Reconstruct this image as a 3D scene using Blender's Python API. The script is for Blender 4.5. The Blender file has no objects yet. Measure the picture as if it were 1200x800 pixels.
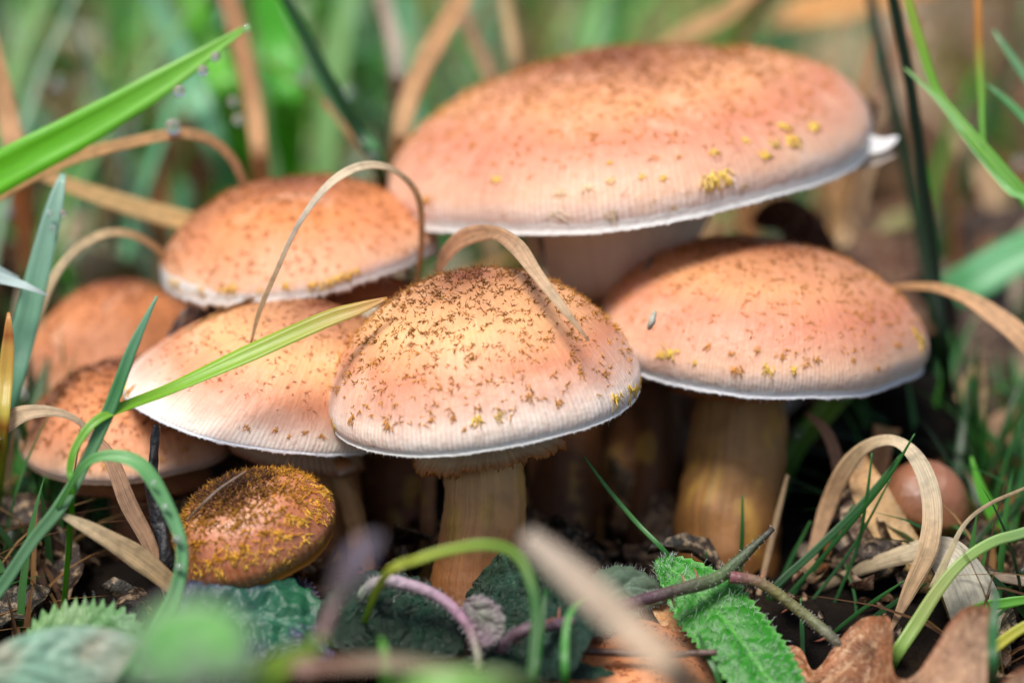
import bpy, math, random
import numpy as np
from mathutils import Vector, Matrix
random.seed(7); rng = np.random.default_rng(7)
R_ = math.radians
S = 0.01                                   # everything below is written in centimetres

# ------------------------------------------------------------------ camera, sky, sun, exposure
sc = bpy.context.scene
PITCH, DIST, WIDE, ZT = R_(12.0), 53.3, 19.2, 4.6
FWD = np.array([0, math.cos(PITCH), -math.sin(PITCH)])
UPV = np.array([0, math.sin(PITCH), math.cos(PITCH)])
RGT = np.array([1.0, 0, 0])
CAM = np.array([0, 0, ZT]) - FWD * DIST
cd = bpy.data.cameras.new('camera'); cam = bpy.data.objects.new('camera', cd)
sc.collection.objects.link(cam); sc.camera = cam
cam.location = CAM * S; cam.rotation_euler = (math.pi / 2 - PITCH, 0, 0)
cd.sensor_width = 36; cd.lens = 36 * DIST / WIDE
cd.clip_start = 0.01; cd.clip_end = 500
cd.dof.use_dof = True; cd.dof.focus_distance = (DIST - 1.0) * S; cd.dof.aperture_fstop = 5.6
cd.dof.aperture_blades = 0

world = bpy.data.worlds.new('World'); sc.world = world; world.use_nodes = True
wn = world.node_tree.nodes; wl = world.node_tree.links
sky = wn.new('ShaderNodeTexSky'); sky.sky_type = 'NISHITA'; sky.sun_disc = False
SUN_EL, SUN_AZ = R_(62), R_(-30)           # azimuth from the camera's side (-y) towards -x
sky.sun_elevation = SUN_EL; sky.air_density = 1.0; sky.dust_density = 3.0; sky.ozone_density = 1.0
sundir = Vector((math.sin(SUN_AZ) * math.cos(SUN_EL), -math.cos(SUN_AZ) * math.cos(SUN_EL), math.sin(SUN_EL)))
sky.sun_rotation = math.atan2(sundir.x, sundir.y)
wn['Background'].inputs[1].default_value = 0.055
wl.new(sky.outputs[0], wn['Background'].inputs[0])
ld = bpy.data.lights.new('sun', 'SUN'); ld.energy = 1.5; ld.angle = R_(22); ld.color = (1.0, 0.96, 0.9)
sun = bpy.data.objects.new('sun', ld); sc.collection.objects.link(sun)
sun.rotation_euler = (-sundir).to_track_quat('-Z', 'Y').to_euler(); sun.location = (-0.5, -0.8, 2)
sc.view_settings.view_transform = 'Standard'; sc.view_settings.look = 'None'
sc.view_settings.exposure = 1.5; sc.view_settings.gamma = 1.0
sc.cycles.use_denoising = True; sc.cycles.max_bounces = 8; sc.cycles.transparent_max_bounces = 8
sc.cycles.caustics_reflective = False; sc.cycles.caustics_refractive = False
sc.cycles.sample_clamp_indirect = 6

# ------------------------------------------------------------------ helpers
def P(px, py, d=0.0):
    """a place given as direction and distance: d is cm behind (+) or in front of (-) the focused plane"""
    dep = DIST + d; k = WIDE / 1200 * dep / DIST
    return CAM + FWD * dep + RGT * ((px - 600) * k) + UPV * ((400 - py) * k)
def pxs(d=0.0): return WIDE / 1200 * (DIST + d) / DIST
def lin(c):
    return tuple(((v / 255) / 12.92 if v / 255 <= .04045 else ((v / 255 + .055) / 1.055) ** 2.4) for v in c)
def ground_z(x, y):
    x = np.asarray(x, float); y = np.asarray(y, float)
    t = np.clip((-y - .3) / 4.0, 0, 1); t = t * t * (3 - 2 * t)
    z = -.25 - 1.5 * t
    f = np.clip((y - 6) / 14, 0, 1)
    z = z + .28 * np.sin(x * .9 + 1.3) * np.sin(y * .8 + .4) + .5 * f * np.sin(x * .23 + y * .11) * np.sin(y * .17 + 2)
    return z
def gnd(px, py, lift=0.0):
    """where the sight line through that direction meets the soil"""
    for d in np.arange(-14, 160, .1):
        p = P(px, py, d)
        if p[2] <= ground_z(p[0], p[1]) + lift: return p
    return p
def mesh(name, V, F, mat, parent=None, base=None, attrs=None, smooth=True, kind=None):
    V = np.asarray(V, float)
    if base is None: base = np.array([V[:, 0].mean(), V[:, 1].mean(), V[:, 2].min()])
    me = bpy.data.meshes.new(name)
    VV = (V - base) * S
    F = [list(f) for f in F] if not isinstance(F, np.ndarray) else F
    me.vertices.add(len(VV)); me.vertices.foreach_set('co', VV.astype(np.float32).ravel())
    if isinstance(F, np.ndarray):
        n = F.shape[1]; flat = F.ravel(); starts = np.arange(len(F)) * n
    else:
        flat = np.array([i for f in F for i in f]); starts = np.cumsum([0] + [len(f) for f in F[:-1]])
    me.loops.add(len(flat)); me.loops.foreach_set('vertex_index', flat.astype(np.int32))
    me.polygons.add(len(starts)); me.polygons.foreach_set('loop_start', starts.astype(np.int32))
    me.update(calc_edges=True); me.validate()
    for k, a in (attrs or {}).items():
        a = np.asarray(a, np.float32)
        if a.ndim == 1:
            at = me.attributes.new(k, 'FLOAT', 'POINT'); at.data.foreach_set('value', a)
        else:
            at = me.attributes.new(k, 'FLOAT_COLOR', 'POINT')
            at.data.foreach_set('color', np.c_[a[:, :3], np.ones(len(a))].astype(np.float32).ravel())
    if smooth: me.polygons.foreach_set('use_smooth', np.ones(len(me.polygons), bool))
    if mat: me.materials.append(mat)
    o = bpy.data.objects.new(name, me); sc.collection.objects.link(o)
    if parent is not None: o.parent = parent
    else: o.location = Vector(base * S)
    if kind: o['kind'] = kind
    return o
def tag(o, label, cat, group=None, kind=None):
    o['label'] = label; o['category'] = cat
    if group: o['group'] = group
    if kind: o['kind'] = kind
    return o
def thing(name, base, label, cat, group=None):
    o = bpy.data.objects.new(name, None); sc.collection.objects.link(o)
    o.empty_display_size = .005; o.location = Vector(np.asarray(base) * S)
    return tag(o, label, cat, group)
def spline(pts, n):
    """Catmull-Rom through rows of pts, n samples, even in chord length"""
    p = np.asarray(pts, float)
    if len(p) == 2: t = np.linspace(0, 1, n)[:, None]; return p[0] * (1 - t) + p[1] * t
    q = np.vstack([2 * p[0] - p[1], p, 2 * p[-1] - p[-2]])
    ch = np.r_[0, np.cumsum(np.linalg.norm(np.diff(p[:, :3], axis=0), axis=1) + 1e-6)]
    s = np.linspace(0, ch[-1], n); out = []
    for v in s:
        i = min(max(np.searchsorted(ch, v, side='right') - 1, 0), len(p) - 2)
        t = (v - ch[i]) / (ch[i + 1] - ch[i])
        a, b, c, e = q[i], q[i + 1], q[i + 2], q[i + 3]
        out.append(.5 * (2 * b + (c - a) * t + (2 * a - 5 * b + 4 * c - e) * t * t + (3 * b - a - 3 * c + e) * t ** 3))
    return np.array(out)
def nrm(v): return v / np.maximum(np.linalg.norm(v, axis=-1, keepdims=True), 1e-9)
def wob(x, y, z, seed=0, f=1.0):
    """cheap smooth noise in -1..1 from a few sines"""
    r = np.random.default_rng(seed); o = 0
    for k in range(6):
        a = r.normal(size=3) * f * (1 + .5 * k); ph = r.uniform(0, 6.28)
        o = o + np.sin(a[0] * x + a[1] * y + a[2] * z + ph) / (1 + .45 * k)
    return o / 2.6

# ------------------------------------------------------------------ materials
class NT:
    def __init__(s, name):
        s.m = bpy.data.materials.new(name); s.m.use_nodes = True
        s.t = s.m.node_tree; s.b = s.t.nodes['Principled BSDF']; s.out = s.t.nodes['Material Output']
    def n(s, typ, **kw):
        nd = s.t.nodes.new(typ)
        for k, v in kw.items(): setattr(nd, k, v)
        return nd
    def l(s, a, b): s.t.links.new(a, b)
    def attr(s, name, col=False):
        a = s.n('ShaderNodeAttribute'); a.attribute_name = name
        return a.outputs['Color' if col else 'Fac']
    def math(s, op, a, b=None, c=None, clamp=False):
        nd = s.n('ShaderNodeMath', operation=op); nd.use_clamp = clamp
        for i, v in enumerate((a, b, c)):
            if v is None: continue
            if isinstance(v, (int, float)): nd.inputs[i].default_value = v
            else: s.l(v, nd.inputs[i])
        return nd.outputs[0]
    def mix(s, fac, a, b, blend='MIX'):
        nd = s.n('ShaderNodeMix', data_type='RGBA', blend_type=blend)
        for sock, v in ((nd.inputs[0], fac), (nd.inputs[6], a), (nd.inputs[7], b)):
            if isinstance(v, (int, float)): sock.default_value = v
            elif isinstance(v, tuple): sock.default_value = (*v[:3], 1)
            else: s.l(v, sock)
        return nd.outputs[2]
    def ramp(s, fac, stops, interp='LINEAR'):
        nd = s.n('ShaderNodeValToRGB'); cr = nd.color_ramp; cr.interpolation = interp
        while len(cr.elements) < len(stops): cr.elements.new(.5)
        for e, (p, c) in zip(cr.elements, stops):
            e.position = p; e.color = (*c, 1) if isinstance(c, tuple) else (c, c, c, 1)
        s.l(fac, nd.inputs[0]); return nd.outputs[0]
    def noise(s, scale, detail=4, rough=.55, vec=None, dist=0.0):
        nd = s.n('ShaderNodeTexNoise'); nd.inputs['Scale'].default_value = scale
        nd.inputs['Detail'].default_value = detail; nd.inputs['Roughness'].default_value = rough
        nd.inputs['Distortion'].default_value = dist
        if vec is None:
            if not hasattr(s, 'oc'): s.oc = s.n('ShaderNodeTexCoord').outputs['Object']
            vec = s.oc
        s.l(vec, nd.inputs['Vector']); return nd.outputs['Fac']
    def comb(s, x, y, z=0.0):
        nd = s.n('ShaderNodeCombineXYZ')
        for i, v in enumerate((x, y, z)):
            if isinstance(v, (int, float)): nd.inputs[i].default_value = v
            else: s.l(v, nd.inputs[i])
        return nd.outputs[0]
    def bump(s, h, strength, dist=.0005):
        nd = s.n('ShaderNodeBump'); nd.inputs['Strength'].default_value = strength
        nd.inputs['Distance'].default_value = dist; s.l(h, nd.inputs['Height'])
        s.l(nd.outputs[0], s.b.inputs['Normal']); return nd.outputs[0]
    def set(s, **kw):
        for k, v in kw.items():
            sock = s.b.inputs[k.replace('_', ' ')]
            if isinstance(v, (int, float)): sock.default_value = v
            elif isinstance(v, tuple): sock.default_value = (*v, 1) if len(v) == 3 and sock.type == 'RGBA' else v
            else: s.l(v, sock)
    def translucent(s, fac, col, normal=None):
        tr = s.n('ShaderNodeBsdfTranslucent'); s.l(col, tr.inputs[0])
        mx = s.n('ShaderNodeMixShader')
        mx.inputs[0].default_value = fac
        s.l(s.b.outputs[0], mx.inputs[1]); s.l(tr.outputs[0], mx.inputs[2]); s.l(mx.outputs[0], s.out.inputs[0])

def cap_material(name, apex, mid, low, margin, white, stripes=170, rough=.46, wet=.35):
    t = NT(name); u = t.attr('arc'); th = t.attr('angle')
    n1 = t.noise(140, 4); n2 = t.noise(700, 3); n3 = t.noise(45, 3)
    uu = t.math('ADD', u, t.math('MULTIPLY', t.math('SUBTRACT', n1, .5), .16))
    col = t.ramp(uu, [(0.0, apex), (.18, tuple(.55 * a + .45 * b for a, b in zip(apex, mid))), (.42, mid), (.62, low),
                      (.76, tuple(.6 * a + .4 * b for a, b in zip(low, margin))), (.86, margin), (.96, tuple(.4 * a + .6 * b for a, b in zip(margin, white))), (1.0, white)])
    # blotches: pinker bruises and paler dry places
    col = t.mix(t.math('MULTIPLY', t.ramp(n3, [(.46, 0.0), (.68, 1.0)]), .38), col, lin((190, 122, 98)), 'MIX')
    col = t.mix(t.math('MULTIPLY', t.ramp(t.noise(75, 3, vec=None, dist=.6), [(.58, 0.0), (.72, 1.0)]), .3), col, lin((244, 210, 180)), 'MIX')
    col = t.mix(t.math('MULTIPLY', t.ramp(t.noise(110, 5, .7, dist=1.0), [(.62, 0.0), (.72, 1.0)]), .55), col, lin((120, 60, 60)), 'MIX')
    col = t.mix(t.math('MULTIPLY', t.math('SUBTRACT', n2, .5), .9), col, lin((250, 196, 150)), 'SOFT_LIGHT')
    fib = t.noise(1.0, 4, .6, vec=t.comb(t.math('MULTIPLY', th, 34.0), t.math('MULTIPLY', u, 5.0), 3.0))
    col = t.mix(t.math('MULTIPLY', t.math('SUBTRACT', fib, .47), 1.1, clamp=True), col, lin((172, 108, 78)), 'MIX')
    col = t.mix(t.math('MULTIPLY', t.math('SUBTRACT', .47, fib), .6, clamp=True), col, lin((250, 222, 196)), 'MIX')
    # striate margin: gills showing through the thin edge
    ph = t.math('ADD', t.math('MULTIPLY', th, float(stripes)), t.math('MULTIPLY', t.math('SUBTRACT', n1, .5), 5.0))
    st = t.math('MULTIPLY_ADD', t.math('SINE', ph), .5, .5)
    edge = t.ramp(t.math('ADD', u, t.math('MULTIPLY', t.math('SUBTRACT', n3, .5), .22)), [(.66, 0.0), (.86, 1.0)])
    st = t.math('MULTIPLY', t.math('MULTIPLY', st, edge), t.ramp(n1, [(.3, .55), (.6, 1.0)]))
    col = t.mix(t.math('MULTIPLY', st, .36), col, lin((190, 140, 112)), 'MIX')
    lip = t.math('ADD', u, t.math('MULTIPLY', t.math('SUBTRACT', t.noise(300, 3), .5), .05))
    col = t.mix(t.ramp(lip, [(.962, 0.0), (.985, 1.0)]), col, white)
    t.set(Base_Color=col, Roughness=t.math('MULTIPLY_ADD', n1, .35, rough - .17), Subsurface_Weight=.2,
          Subsurface_Radius=(1.0, .45, .25), Subsurface_Scale=.0022, Specular_IOR_Level=wet)
    h = t.math('ADD', t.math('MULTIPLY', st, -.16), t.math('MULTIPLY', n2, .7))
    h = t.math('ADD', t.math('ADD', h, t.math('MULTIPLY', n1, 1.2)), t.math('MULTIPLY', fib, .5))
    t.bump(h, .5, .0006)
    return t.m
M = {}
M['cap'] = cap_material('cap_skin', lin((118, 62, 38)), lin((228, 172, 118)), lin((208, 140, 104)), lin((242, 226, 212)), (.86, .85, .84), 200)
M['cap_pink'] = cap_material('cap_skin_pink', lin((126, 70, 42)), lin((212, 150, 104)), lin((200, 128, 98)), lin((224, 184, 156)), (.88, .87, .86), 260)
M['cap_soft'] = cap_material('cap_skin_tan', lin((112, 58, 30)), lin((208, 132, 78)), lin((210, 138, 92)), lin((230, 180, 144)), (.88, .87, .85), 190)
M['cap_rough'] = cap_material('cap_skin_rusty', lin((70, 36, 20)), lin((190, 124, 84)), lin((168, 100, 64)), lin((140, 80, 44)), lin((140, 92, 44)), 60, .34, .6)
M['cap_brown'] = cap_material('cap_skin_brown', lin((140, 92, 66)), lin((138, 90, 62)), lin((120, 76, 48)), lin((124, 80, 44)), lin((160, 118, 60)), 60, .3, .6)

def col_material(name, rough=.5, sss=0.0, streak=0.0, bump=.3, spec=.4, trans=0.0, nscale=300, vary=.35, along=.7, across=9.0):
    """colour comes from the piece's own 'col'; streaks run along it"""
    t = NT(name); c = t.attr('col', True)
    n = t.noise(nscale, 4); f = n
    if streak:
        ac = t.attr('ac'); al = t.attr('al')
        f = t.noise(1.0, 4, .6, vec=t.comb(t.math('MULTIPLY', ac, across), t.math('MULTIPLY', al, along), t.attr('sd')))
        c = t.mix(t.math('MULTIPLY', t.math('SUBTRACT', f, .42), streak * 3, clamp=True), c, (.02, .015, .008))
        c = t.mix(t.math('MULTIPLY', t.math('SUBTRACT', .5, f), streak * 2.4, clamp=True), c, (.8, .75, .6), 'SOFT_LIGHT')
    c = t.mix(t.math('MULTIPLY', t.math('SUBTRACT', n, .45), vary * 3, clamp=True), c, (.01, .008, .004))
    t.set(Base_Color=c, Roughness=rough, Specular_IOR_Level=spec)
    if sss: t.set(Subsurface_Weight=sss, Subsurface_Radius=(1.0, .5, .25), Subsurface_Scale=.002)
    t.bump(t.math('ADD', n, f), bump, .0004)
    if trans: t.translucent(trans, c)
    return t.m
M['green'] = col_material('grass_green', .36, streak=.2, bump=.15, spec=.5, trans=.45, vary=.06, across=6)
M['dry'] = col_material('grass_dry', .6, streak=.42, bump=.7, spec=.3, trans=.4, vary=.32, nscale=520, along=.9, across=7)
t = NT('dead_leaf'); c = t.attr('col', True); n1, n2, n3 = t.noise(90, 5, .65, dist=.5), t.noise(600, 4, .6), t.noise(2200, 2)
c = t.mix(t.math('MULTIPLY', t.math('SUBTRACT', n1, .45), 3.0, clamp=True), c, (.03, .016, .008)); c = t.mix(t.math('MULTIPLY', t.math('SUBTRACT', .5, n2), 2.2, clamp=True), c, lin((222, 190, 150)))
c = t.mix(t.ramp(n3, [(.62, 0.0), (.72, .7)]), c, (.02, .01, .006))
t.set(Base_Color=c, Roughness=t.math('MULTIPLY_ADD', n2, .4, .3), Specular_IOR_Level=.4); t.bump(t.math('ADD', n1, t.math('MULTIPLY', n2, .6)), .9, .0012); t.translucent(.12, c); M['litter'] = t.m
M['leaf'] = col_material('leaf_green', .42, bump=.5, spec=.35, trans=.22, nscale=500, vary=.2)
t = NT('leaf_dark_wet'); c = t.attr('col', True); n1, n2 = t.noise(1100, 3, .6), t.noise(320, 3)
c = t.mix(t.math('MULTIPLY', t.math('SUBTRACT', n2, .42), 2.5, clamp=True), c, (.004, .008, .004))
t.set(Base_Color=c, Roughness=t.math('MULTIPLY_ADD', n2, .3, .04), Specular_IOR_Level=.5); t.bump(t.math('ADD', n1, t.math('MULTIPLY', n2, .8)), 1.0, .0016); M['wetleaf'] = t.m
M['scale'] = col_material('cap_scale', .6, bump=0.0, spec=.3, trans=.15, vary=0)
M['fleck'] = col_material('veil_fleck', .6, bump=.4, spec=.3, trans=.25, nscale=900, vary=.1)
M['stem'] = col_material('stem_skin', .55, sss=.2, streak=.34, bump=1.0, spec=.4, nscale=260, vary=.24, along=.5, across=10)
M['ring'] = col_material('ring_skin', .6, sss=.3, streak=.16, bump=.5, spec=.3, nscale=300, vary=.08, along=.3, across=60)
M['gill'] = col_material('gill_skin', .7, bump=.2, spec=.2, vary=.1)
M['twig'] = col_material('twig_bark', .5, bump=.8, spec=.5, nscale=600, vary=.4)
M['hair'] = col_material('plant_hair', .35, bump=0.0, spec=.6, trans=.3, vary=0)
t = NT('soil'); n = t.noise(60, 8, .7); n2 = t.noise(400, 6, .7)
t.set(Base_Color=t.ramp(n, [(.35, (.004, .003, .002)), (.55, (.013, .008, .005)), (.75, (.04, .024, .012))]), Roughness=.85, Specular_IOR_Level=.15)
t.bump(t.math('ADD', n, n2), 1.0, .004); M['soil'] = t.m
t = NT('whitened_drop'); t.set(Base_Color=(1., 1., 1.), Roughness=.03, IOR=1.33, Transmission_Weight=.86, Specular_IOR_Level=1.0); M['water'] = t.m  # white diffuse share stands in for the bright sky glint

# ------------------------------------------------------------------ ground
gx = np.r_[-6000, -2500, -1000, -400, -200, np.linspace(-100, -24, 24), np.linspace(-22, 22, 90), np.linspace(24, 100, 24), 200, 400, 1000, 2500, 6000]
gy = np.r_[-6000, -2500, -1000, -400, -200, -110, np.linspace(-80, -14, 16), np.linspace(-12, 24, 90), np.linspace(26, 150, 40), 220, 400, 1000, 2500, 6000]
X, Y = np.meshgrid(gx, gy); Z = ground_z(X, Y) + .16 * wob(X, Y, 0, 3, 2.2) * (np.abs(X) < 60)
nx, ny = len(gx), len(gy); ii = np.arange(ny - 1)[:, None] * nx + np.arange(nx - 1)[None]; ii = ii.ravel()
g = mesh('ground', np.c_[X.ravel(), Y.ravel(), Z.ravel()], np.c_[ii, ii + 1, ii + nx + 1, ii + nx], M['soil'], base=np.zeros(3))
g['kind'] = 'structure'

# ------------------------------------------------------------------ ribbons: blades, leaves
def ribbon(path, halfw, roll=0.0, fold=.25, thick=.02, nac=3, colors=None, relief=None, seed=0, teeth=None, side=None, droop=0.0, keep_roll=False):
    """path n x 3, halfw (n) or (left,right) pairs; closed thin solid with its own thickness. returns V,F,attrs"""
    n = len(path); T = nrm(np.gradient(path, axis=0))
    view = nrm(path - CAM)
    if side is None:
        W = nrm(np.cross(T, view))
        for i in range(1, n):
            if W[i] @ W[i - 1] < 0: W[i] = -W[i]
    else:
        s_ = np.asarray(side, float); W = nrm(s_ - (T @ s_)[:, None] * T)
    N = nrm(np.cross(T, W))
    N = np.where((N * -view).sum(1, keepdims=True) < 0, -N, N) if side is None else N
    rl = np.broadcast_to(np.asarray(roll, float), (n,))
    if side is None and (N[:, 2] * np.cos(np.radians(rl)) - W[:, 2] * np.sin(np.radians(rl))).mean() < (N[:, 2] * np.cos(np.radians(rl)) + W[:, 2] * np.sin(np.radians(rl))).mean() and not keep_roll: rl = -rl
    c, s_ = np.cos(np.radians(rl))[:, None], np.sin(np.radians(rl))[:, None]
    W, N = W * c + N * s_, N * c - W * s_
    a = np.linspace(-1, 1, nac)
    hw = np.asarray(halfw, float)
    hl, hr = (hw, hw) if hw.ndim == 1 else (hw[:, 0], hw[:, 1])
    al = np.r_[0, np.cumsum(np.linalg.norm(np.diff(path, axis=0), axis=1))]
    A = np.broadcast_to(a, (n, nac)); AL = np.broadcast_to(al[:, None], (n, nac))
    off = np.where(A < 0, A * hl[:, None], A * hr[:, None])
    hm = .5 * (hl + hr)[:, None]
    up = fold * (np.abs(A) - .4) * hm - droop * hm * A * A
    if relief is not None: up = up + relief(A, np.linspace(0, 1, n)[:, None], AL)
    th = thick * (1 - .75 * np.abs(A))
    mid = path[:, None] + W[:, None] * off[..., None]
    top = mid + N[:, None] * (up + th * .5)[..., None]; bot = mid + N[:, None] * (up - th * .5)[..., None]
    ring = np.concatenate([top, bot[:, ::-1]], 1); k = 2 * nac
    V = ring.reshape(-1, 3)
    i = np.arange(n - 1)[:, None] * k; j = np.arange(k)[None]; j2 = (j + 1) % k
    F = np.stack([i + j, i + j2, i + k + j2, i + k + j], -1).reshape(-1, 4)
    caps = [list(range(k))[::-1], list(range((n - 1) * k, n * k))]
    F = [list(f) for f in F] + caps
    AC = np.concatenate([A, A[:, ::-1]], 1).ravel(); ALL = np.repeat(al, k)
    at = {'ac': AC, 'al': ALL, 'sd': np.full(len(V), seed * 3.7)}
    if colors is not None:
        tt = np.linspace(0, 1, n); cs = np.asarray([c_[1] for c_ in colors]); ps = [c_[0] for c_ in colors]
        C = np.stack([np.interp(tt, ps, cs[:, q]) for q in range(3)], 1)
        C = np.repeat(C, k, 0)
        at['col'] = C
    return V, F, at
_sd = [0]
def blade(name, label, pts, w, cols, cat='grass blade', group=None, roll=0, fold=.3, mat='green', n=None, thick=.018, spots=None, wav=.0, parent=None, base=None):
    """pts rows (px, py, d) or 3-vectors from gnd(); w widths in photograph pixels, spread evenly; cols sRGB list"""
    _sd[0] += 1; r = np.random.default_rng(_sd[0])
    Q = np.array([p if len(p) == 3 and isinstance(p, np.ndarray) else P(*p) for p in pts])
    n = n or max(14, 7 * len(pts)); path = spline(Q, n)
    cl = np.r_[0, np.cumsum(np.linalg.norm(np.diff(Q, axis=0), axis=1))]; cl = cl / cl[-1]
    ps_ = cl if len(w) == len(Q) else np.linspace(0, 1, len(w))
    ww = np.interp(np.linspace(0, 1, n), ps_, w); kk = np.array([.25, .5, .25])
    for _ in range(2): ww[1:-1] = np.convolve(ww, kk, 'valid')
    ww = np.maximum(ww, .8) * pxs(0) * .5 * ((path - CAM) @ FWD / DIST)
    if wav: ww = ww * (1 + wav * np.sin(np.linspace(0, 18, n) + r.uniform(0, 6)))
    rl = np.interp(np.linspace(0, 1, n), np.linspace(0, 1, len(roll)), roll) if isinstance(roll, (list, tuple)) else roll
    pale = (lambda c: tuple(.68 * a_ + .32 * b_ for a_, b_ in zip(lin(c), (.86, .72, .5)))) if mat == 'dry' else lin
    V, F, at = ribbon(path, ww, rl, fold, thick, 5, [(i / max(1, len(cols) - 1), pale(c)) for i, c in enumerate(cols)], seed=_sd[0])
    if spots is not None:
        cc = at['col']; m = wob(V[:, 0], V[:, 1], V[:, 2], _sd[0], 4.0) > .45
        lo, hi = spots[1]; k = at['al'] / at['al'].max()
        m &= (k >= lo) & (k <= hi); cc[m] = cc[m] * .25 + np.array(lin(spots[0])) * .75
    o = mesh(name, V, F, M[mat], parent, base, at)
    return tag(o, label, cat, group) if parent is None else o
def tube(path, rad, seg=12, cols=None, bumpy=0.0, seed=0, flat=1.0):
    n = len(path); T = nrm(np.gradient(path, axis=0)); ref = np.array([.3, -.9, .31])
    U = nrm(np.cross(T, ref)); W = np.cross(T, U)
    a = np.linspace(0, 2 * np.pi, seg, endpoint=False); rad = np.broadcast_to(np.asarray(rad, float), (n,))
    dirv = U[:, None] * np.cos(a)[None, :, None] + W[:, None] * np.sin(a)[None, :, None] * flat
    rr = rad[:, None] * (1 + bumpy * wob(np.cos(a)[None] * 1.2, np.sin(a)[None] * 1.2, np.linspace(0, n * .25, n)[:, None], seed, 1.6))
    V = (path[:, None] + dirv * rr[..., None]).reshape(-1, 3)
    i = np.arange(n - 1)[:, None] * seg; j = np.arange(seg)[None]; j2 = (j + 1) % seg
    F = [list(f) for f in np.stack([i + j, i + j2, i + seg + j2, i + seg + j], -1).reshape(-1, 4)]
    F += [list(range(seg))[::-1], list(range((n - 1) * seg, n * seg))]
    al = np.r_[0, np.cumsum(np.linalg.norm(np.diff(path, axis=0), axis=1))]
    at = {'ac': np.tile(np.sin(a) + .3 * np.cos(a), n), 'al': np.repeat(al, seg), 'sd': np.full(len(V), seed * 1.9)}
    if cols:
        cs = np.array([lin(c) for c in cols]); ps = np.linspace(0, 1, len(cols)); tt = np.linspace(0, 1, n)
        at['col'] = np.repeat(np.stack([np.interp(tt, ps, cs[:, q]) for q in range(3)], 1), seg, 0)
    return V, F, at
def spikes(pos, dirs, length, width, cols, bend=0.35, seed=0, droop=None):
    """many three-sided tapering fibres as one mesh: base ring, middle ring, tip"""
    m = len(pos); r = np.random.default_rng(seed); dirs = nrm(dirs)
    a = nrm(np.cross(dirs, r.normal(size=(m, 3)))); b = np.cross(dirs, a)
    length = np.broadcast_to(length, (m,))[:, None]; width = np.broadcast_to(width, (m,))[:, None]
    bd = nrm(r.normal(size=(m, 3))) * bend if droop is None else droop * bend
    midp = pos + dirs * length * .55 + bd * length * .12; tip = pos + dirs * length + bd * length * .75
    rows = []
    for k, (c, s) in enumerate(((1, 0), (-.5, .866), (-.5, -.866))): rows.append(pos + (a * c + b * s) * width)
    for k, (c, s) in enumerate(((1, 0), (-.5, .866), (-.5, -.866))): rows.append(midp + (a * c + b * s) * width * .75)
    rows.append(tip); V = np.stack(rows, 1).reshape(-1, 3)
    o = np.arange(m)[:, None] * 7
    tri = [(0, 1, 4), (0, 4, 3), (1, 2, 5), (1, 5, 4), (2, 0, 3), (2, 3, 5), (3, 4, 6), (4, 5, 6), (5, 3, 6)]
    F = np.concatenate([o + np.array(t_)[None] for t_ in tri], 0)
    return V, F, {'col': np.repeat(cols, 7, 0)}

# ------------------------------------------------------------------ mushrooms
class Cap:
    """cap surface F(u, theta): u 0 at the apex, 1 at the rim; theta 0 faces the camera"""
    def __init__(s, cx, cy, d, R, H, roll=0, pitch=0, power=1.2, umbo=0.0, wavy=.03, rimwave=.04, seed=0, skew=(0, 0), rim_in=0.0, sq=1.0):
        s.c = P(cx, cy, d); s.R, s.H, s.pw, s.um = R, H, power, umbo
        r = np.random.default_rng(seed + 100); s.seed = seed
        s.f = [(k, wavy * r.normal() / k ** .6, r.uniform(0, 6.28)) for k in (1, 2, 3, 4, 5, 7)]
        s.g = [(k, rimwave * r.normal() / k ** .4, r.uniform(0, 6.28)) for k in (1, 2, 3, 4, 6, 9)]
        s.skew = skew; s.rin = rim_in; s.sq = sq; s.rimwaves = []
        Mx = Matrix.Rotation(R_(-roll), 3, 'Y') @ Matrix.Rotation(R_(pitch), 3, 'X')   # roll + = right side up, pitch + = top leans to the camera
        s.M = np.array(Mx)
    def local(s, u, th):
        r = np.sin(np.minimum(u, 1) * np.pi / 2); c = np.maximum(np.cos(np.minimum(u, 1) * np.pi / 2), 0)
        z = s.H * c ** s.pw + s.um * np.exp(-(r / .22) ** 2)
        k = 1 + sum(a * np.cos(n * th + p) for n, a, p in s.f) * r
        w = sum(a * np.cos(n * th + p) for n, a, p in s.g) * r ** 3 * s.R * .6
        for t0, amp, wd in s.rimwaves: w = w + amp * np.exp(-((np.angle(np.exp(1j * (th - t0)))) / wd) ** 2) * r ** 4
        rr = s.R * r * k * (1 - s.rin * np.clip((u - .86) / .14, 0, 1) ** 2)
        lump = .018 * s.R * wob(r * np.cos(th) * 3, r * np.sin(th) * 3, 0 * r, s.seed, 1.3)
        x = rr * np.sin(th); y = -rr * np.cos(th) * s.sq
        z = z + w + lump * c
        x = x + s.skew[0] * z; y = y + s.skew[1] * z
        return np.stack([x, y, z], -1)
    def world(s, L): return s.c + L @ s.M.T
    def surf(s, u, th): return s.world(s.local(np.asarray(u, float), np.asarray(th, float)))
    def normal(s, u, th, e=.004):
        du = s.surf(u + e, th) - s.surf(u - e, th); dt = s.surf(u, th + e) - s.surf(u, th - e)
        N = nrm(np.cross(dt, du)); up = s.M[:, 2]
        return np.where((N @ up)[..., None] < -.25, -N, N), nrm(du), nrm(dt)
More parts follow.
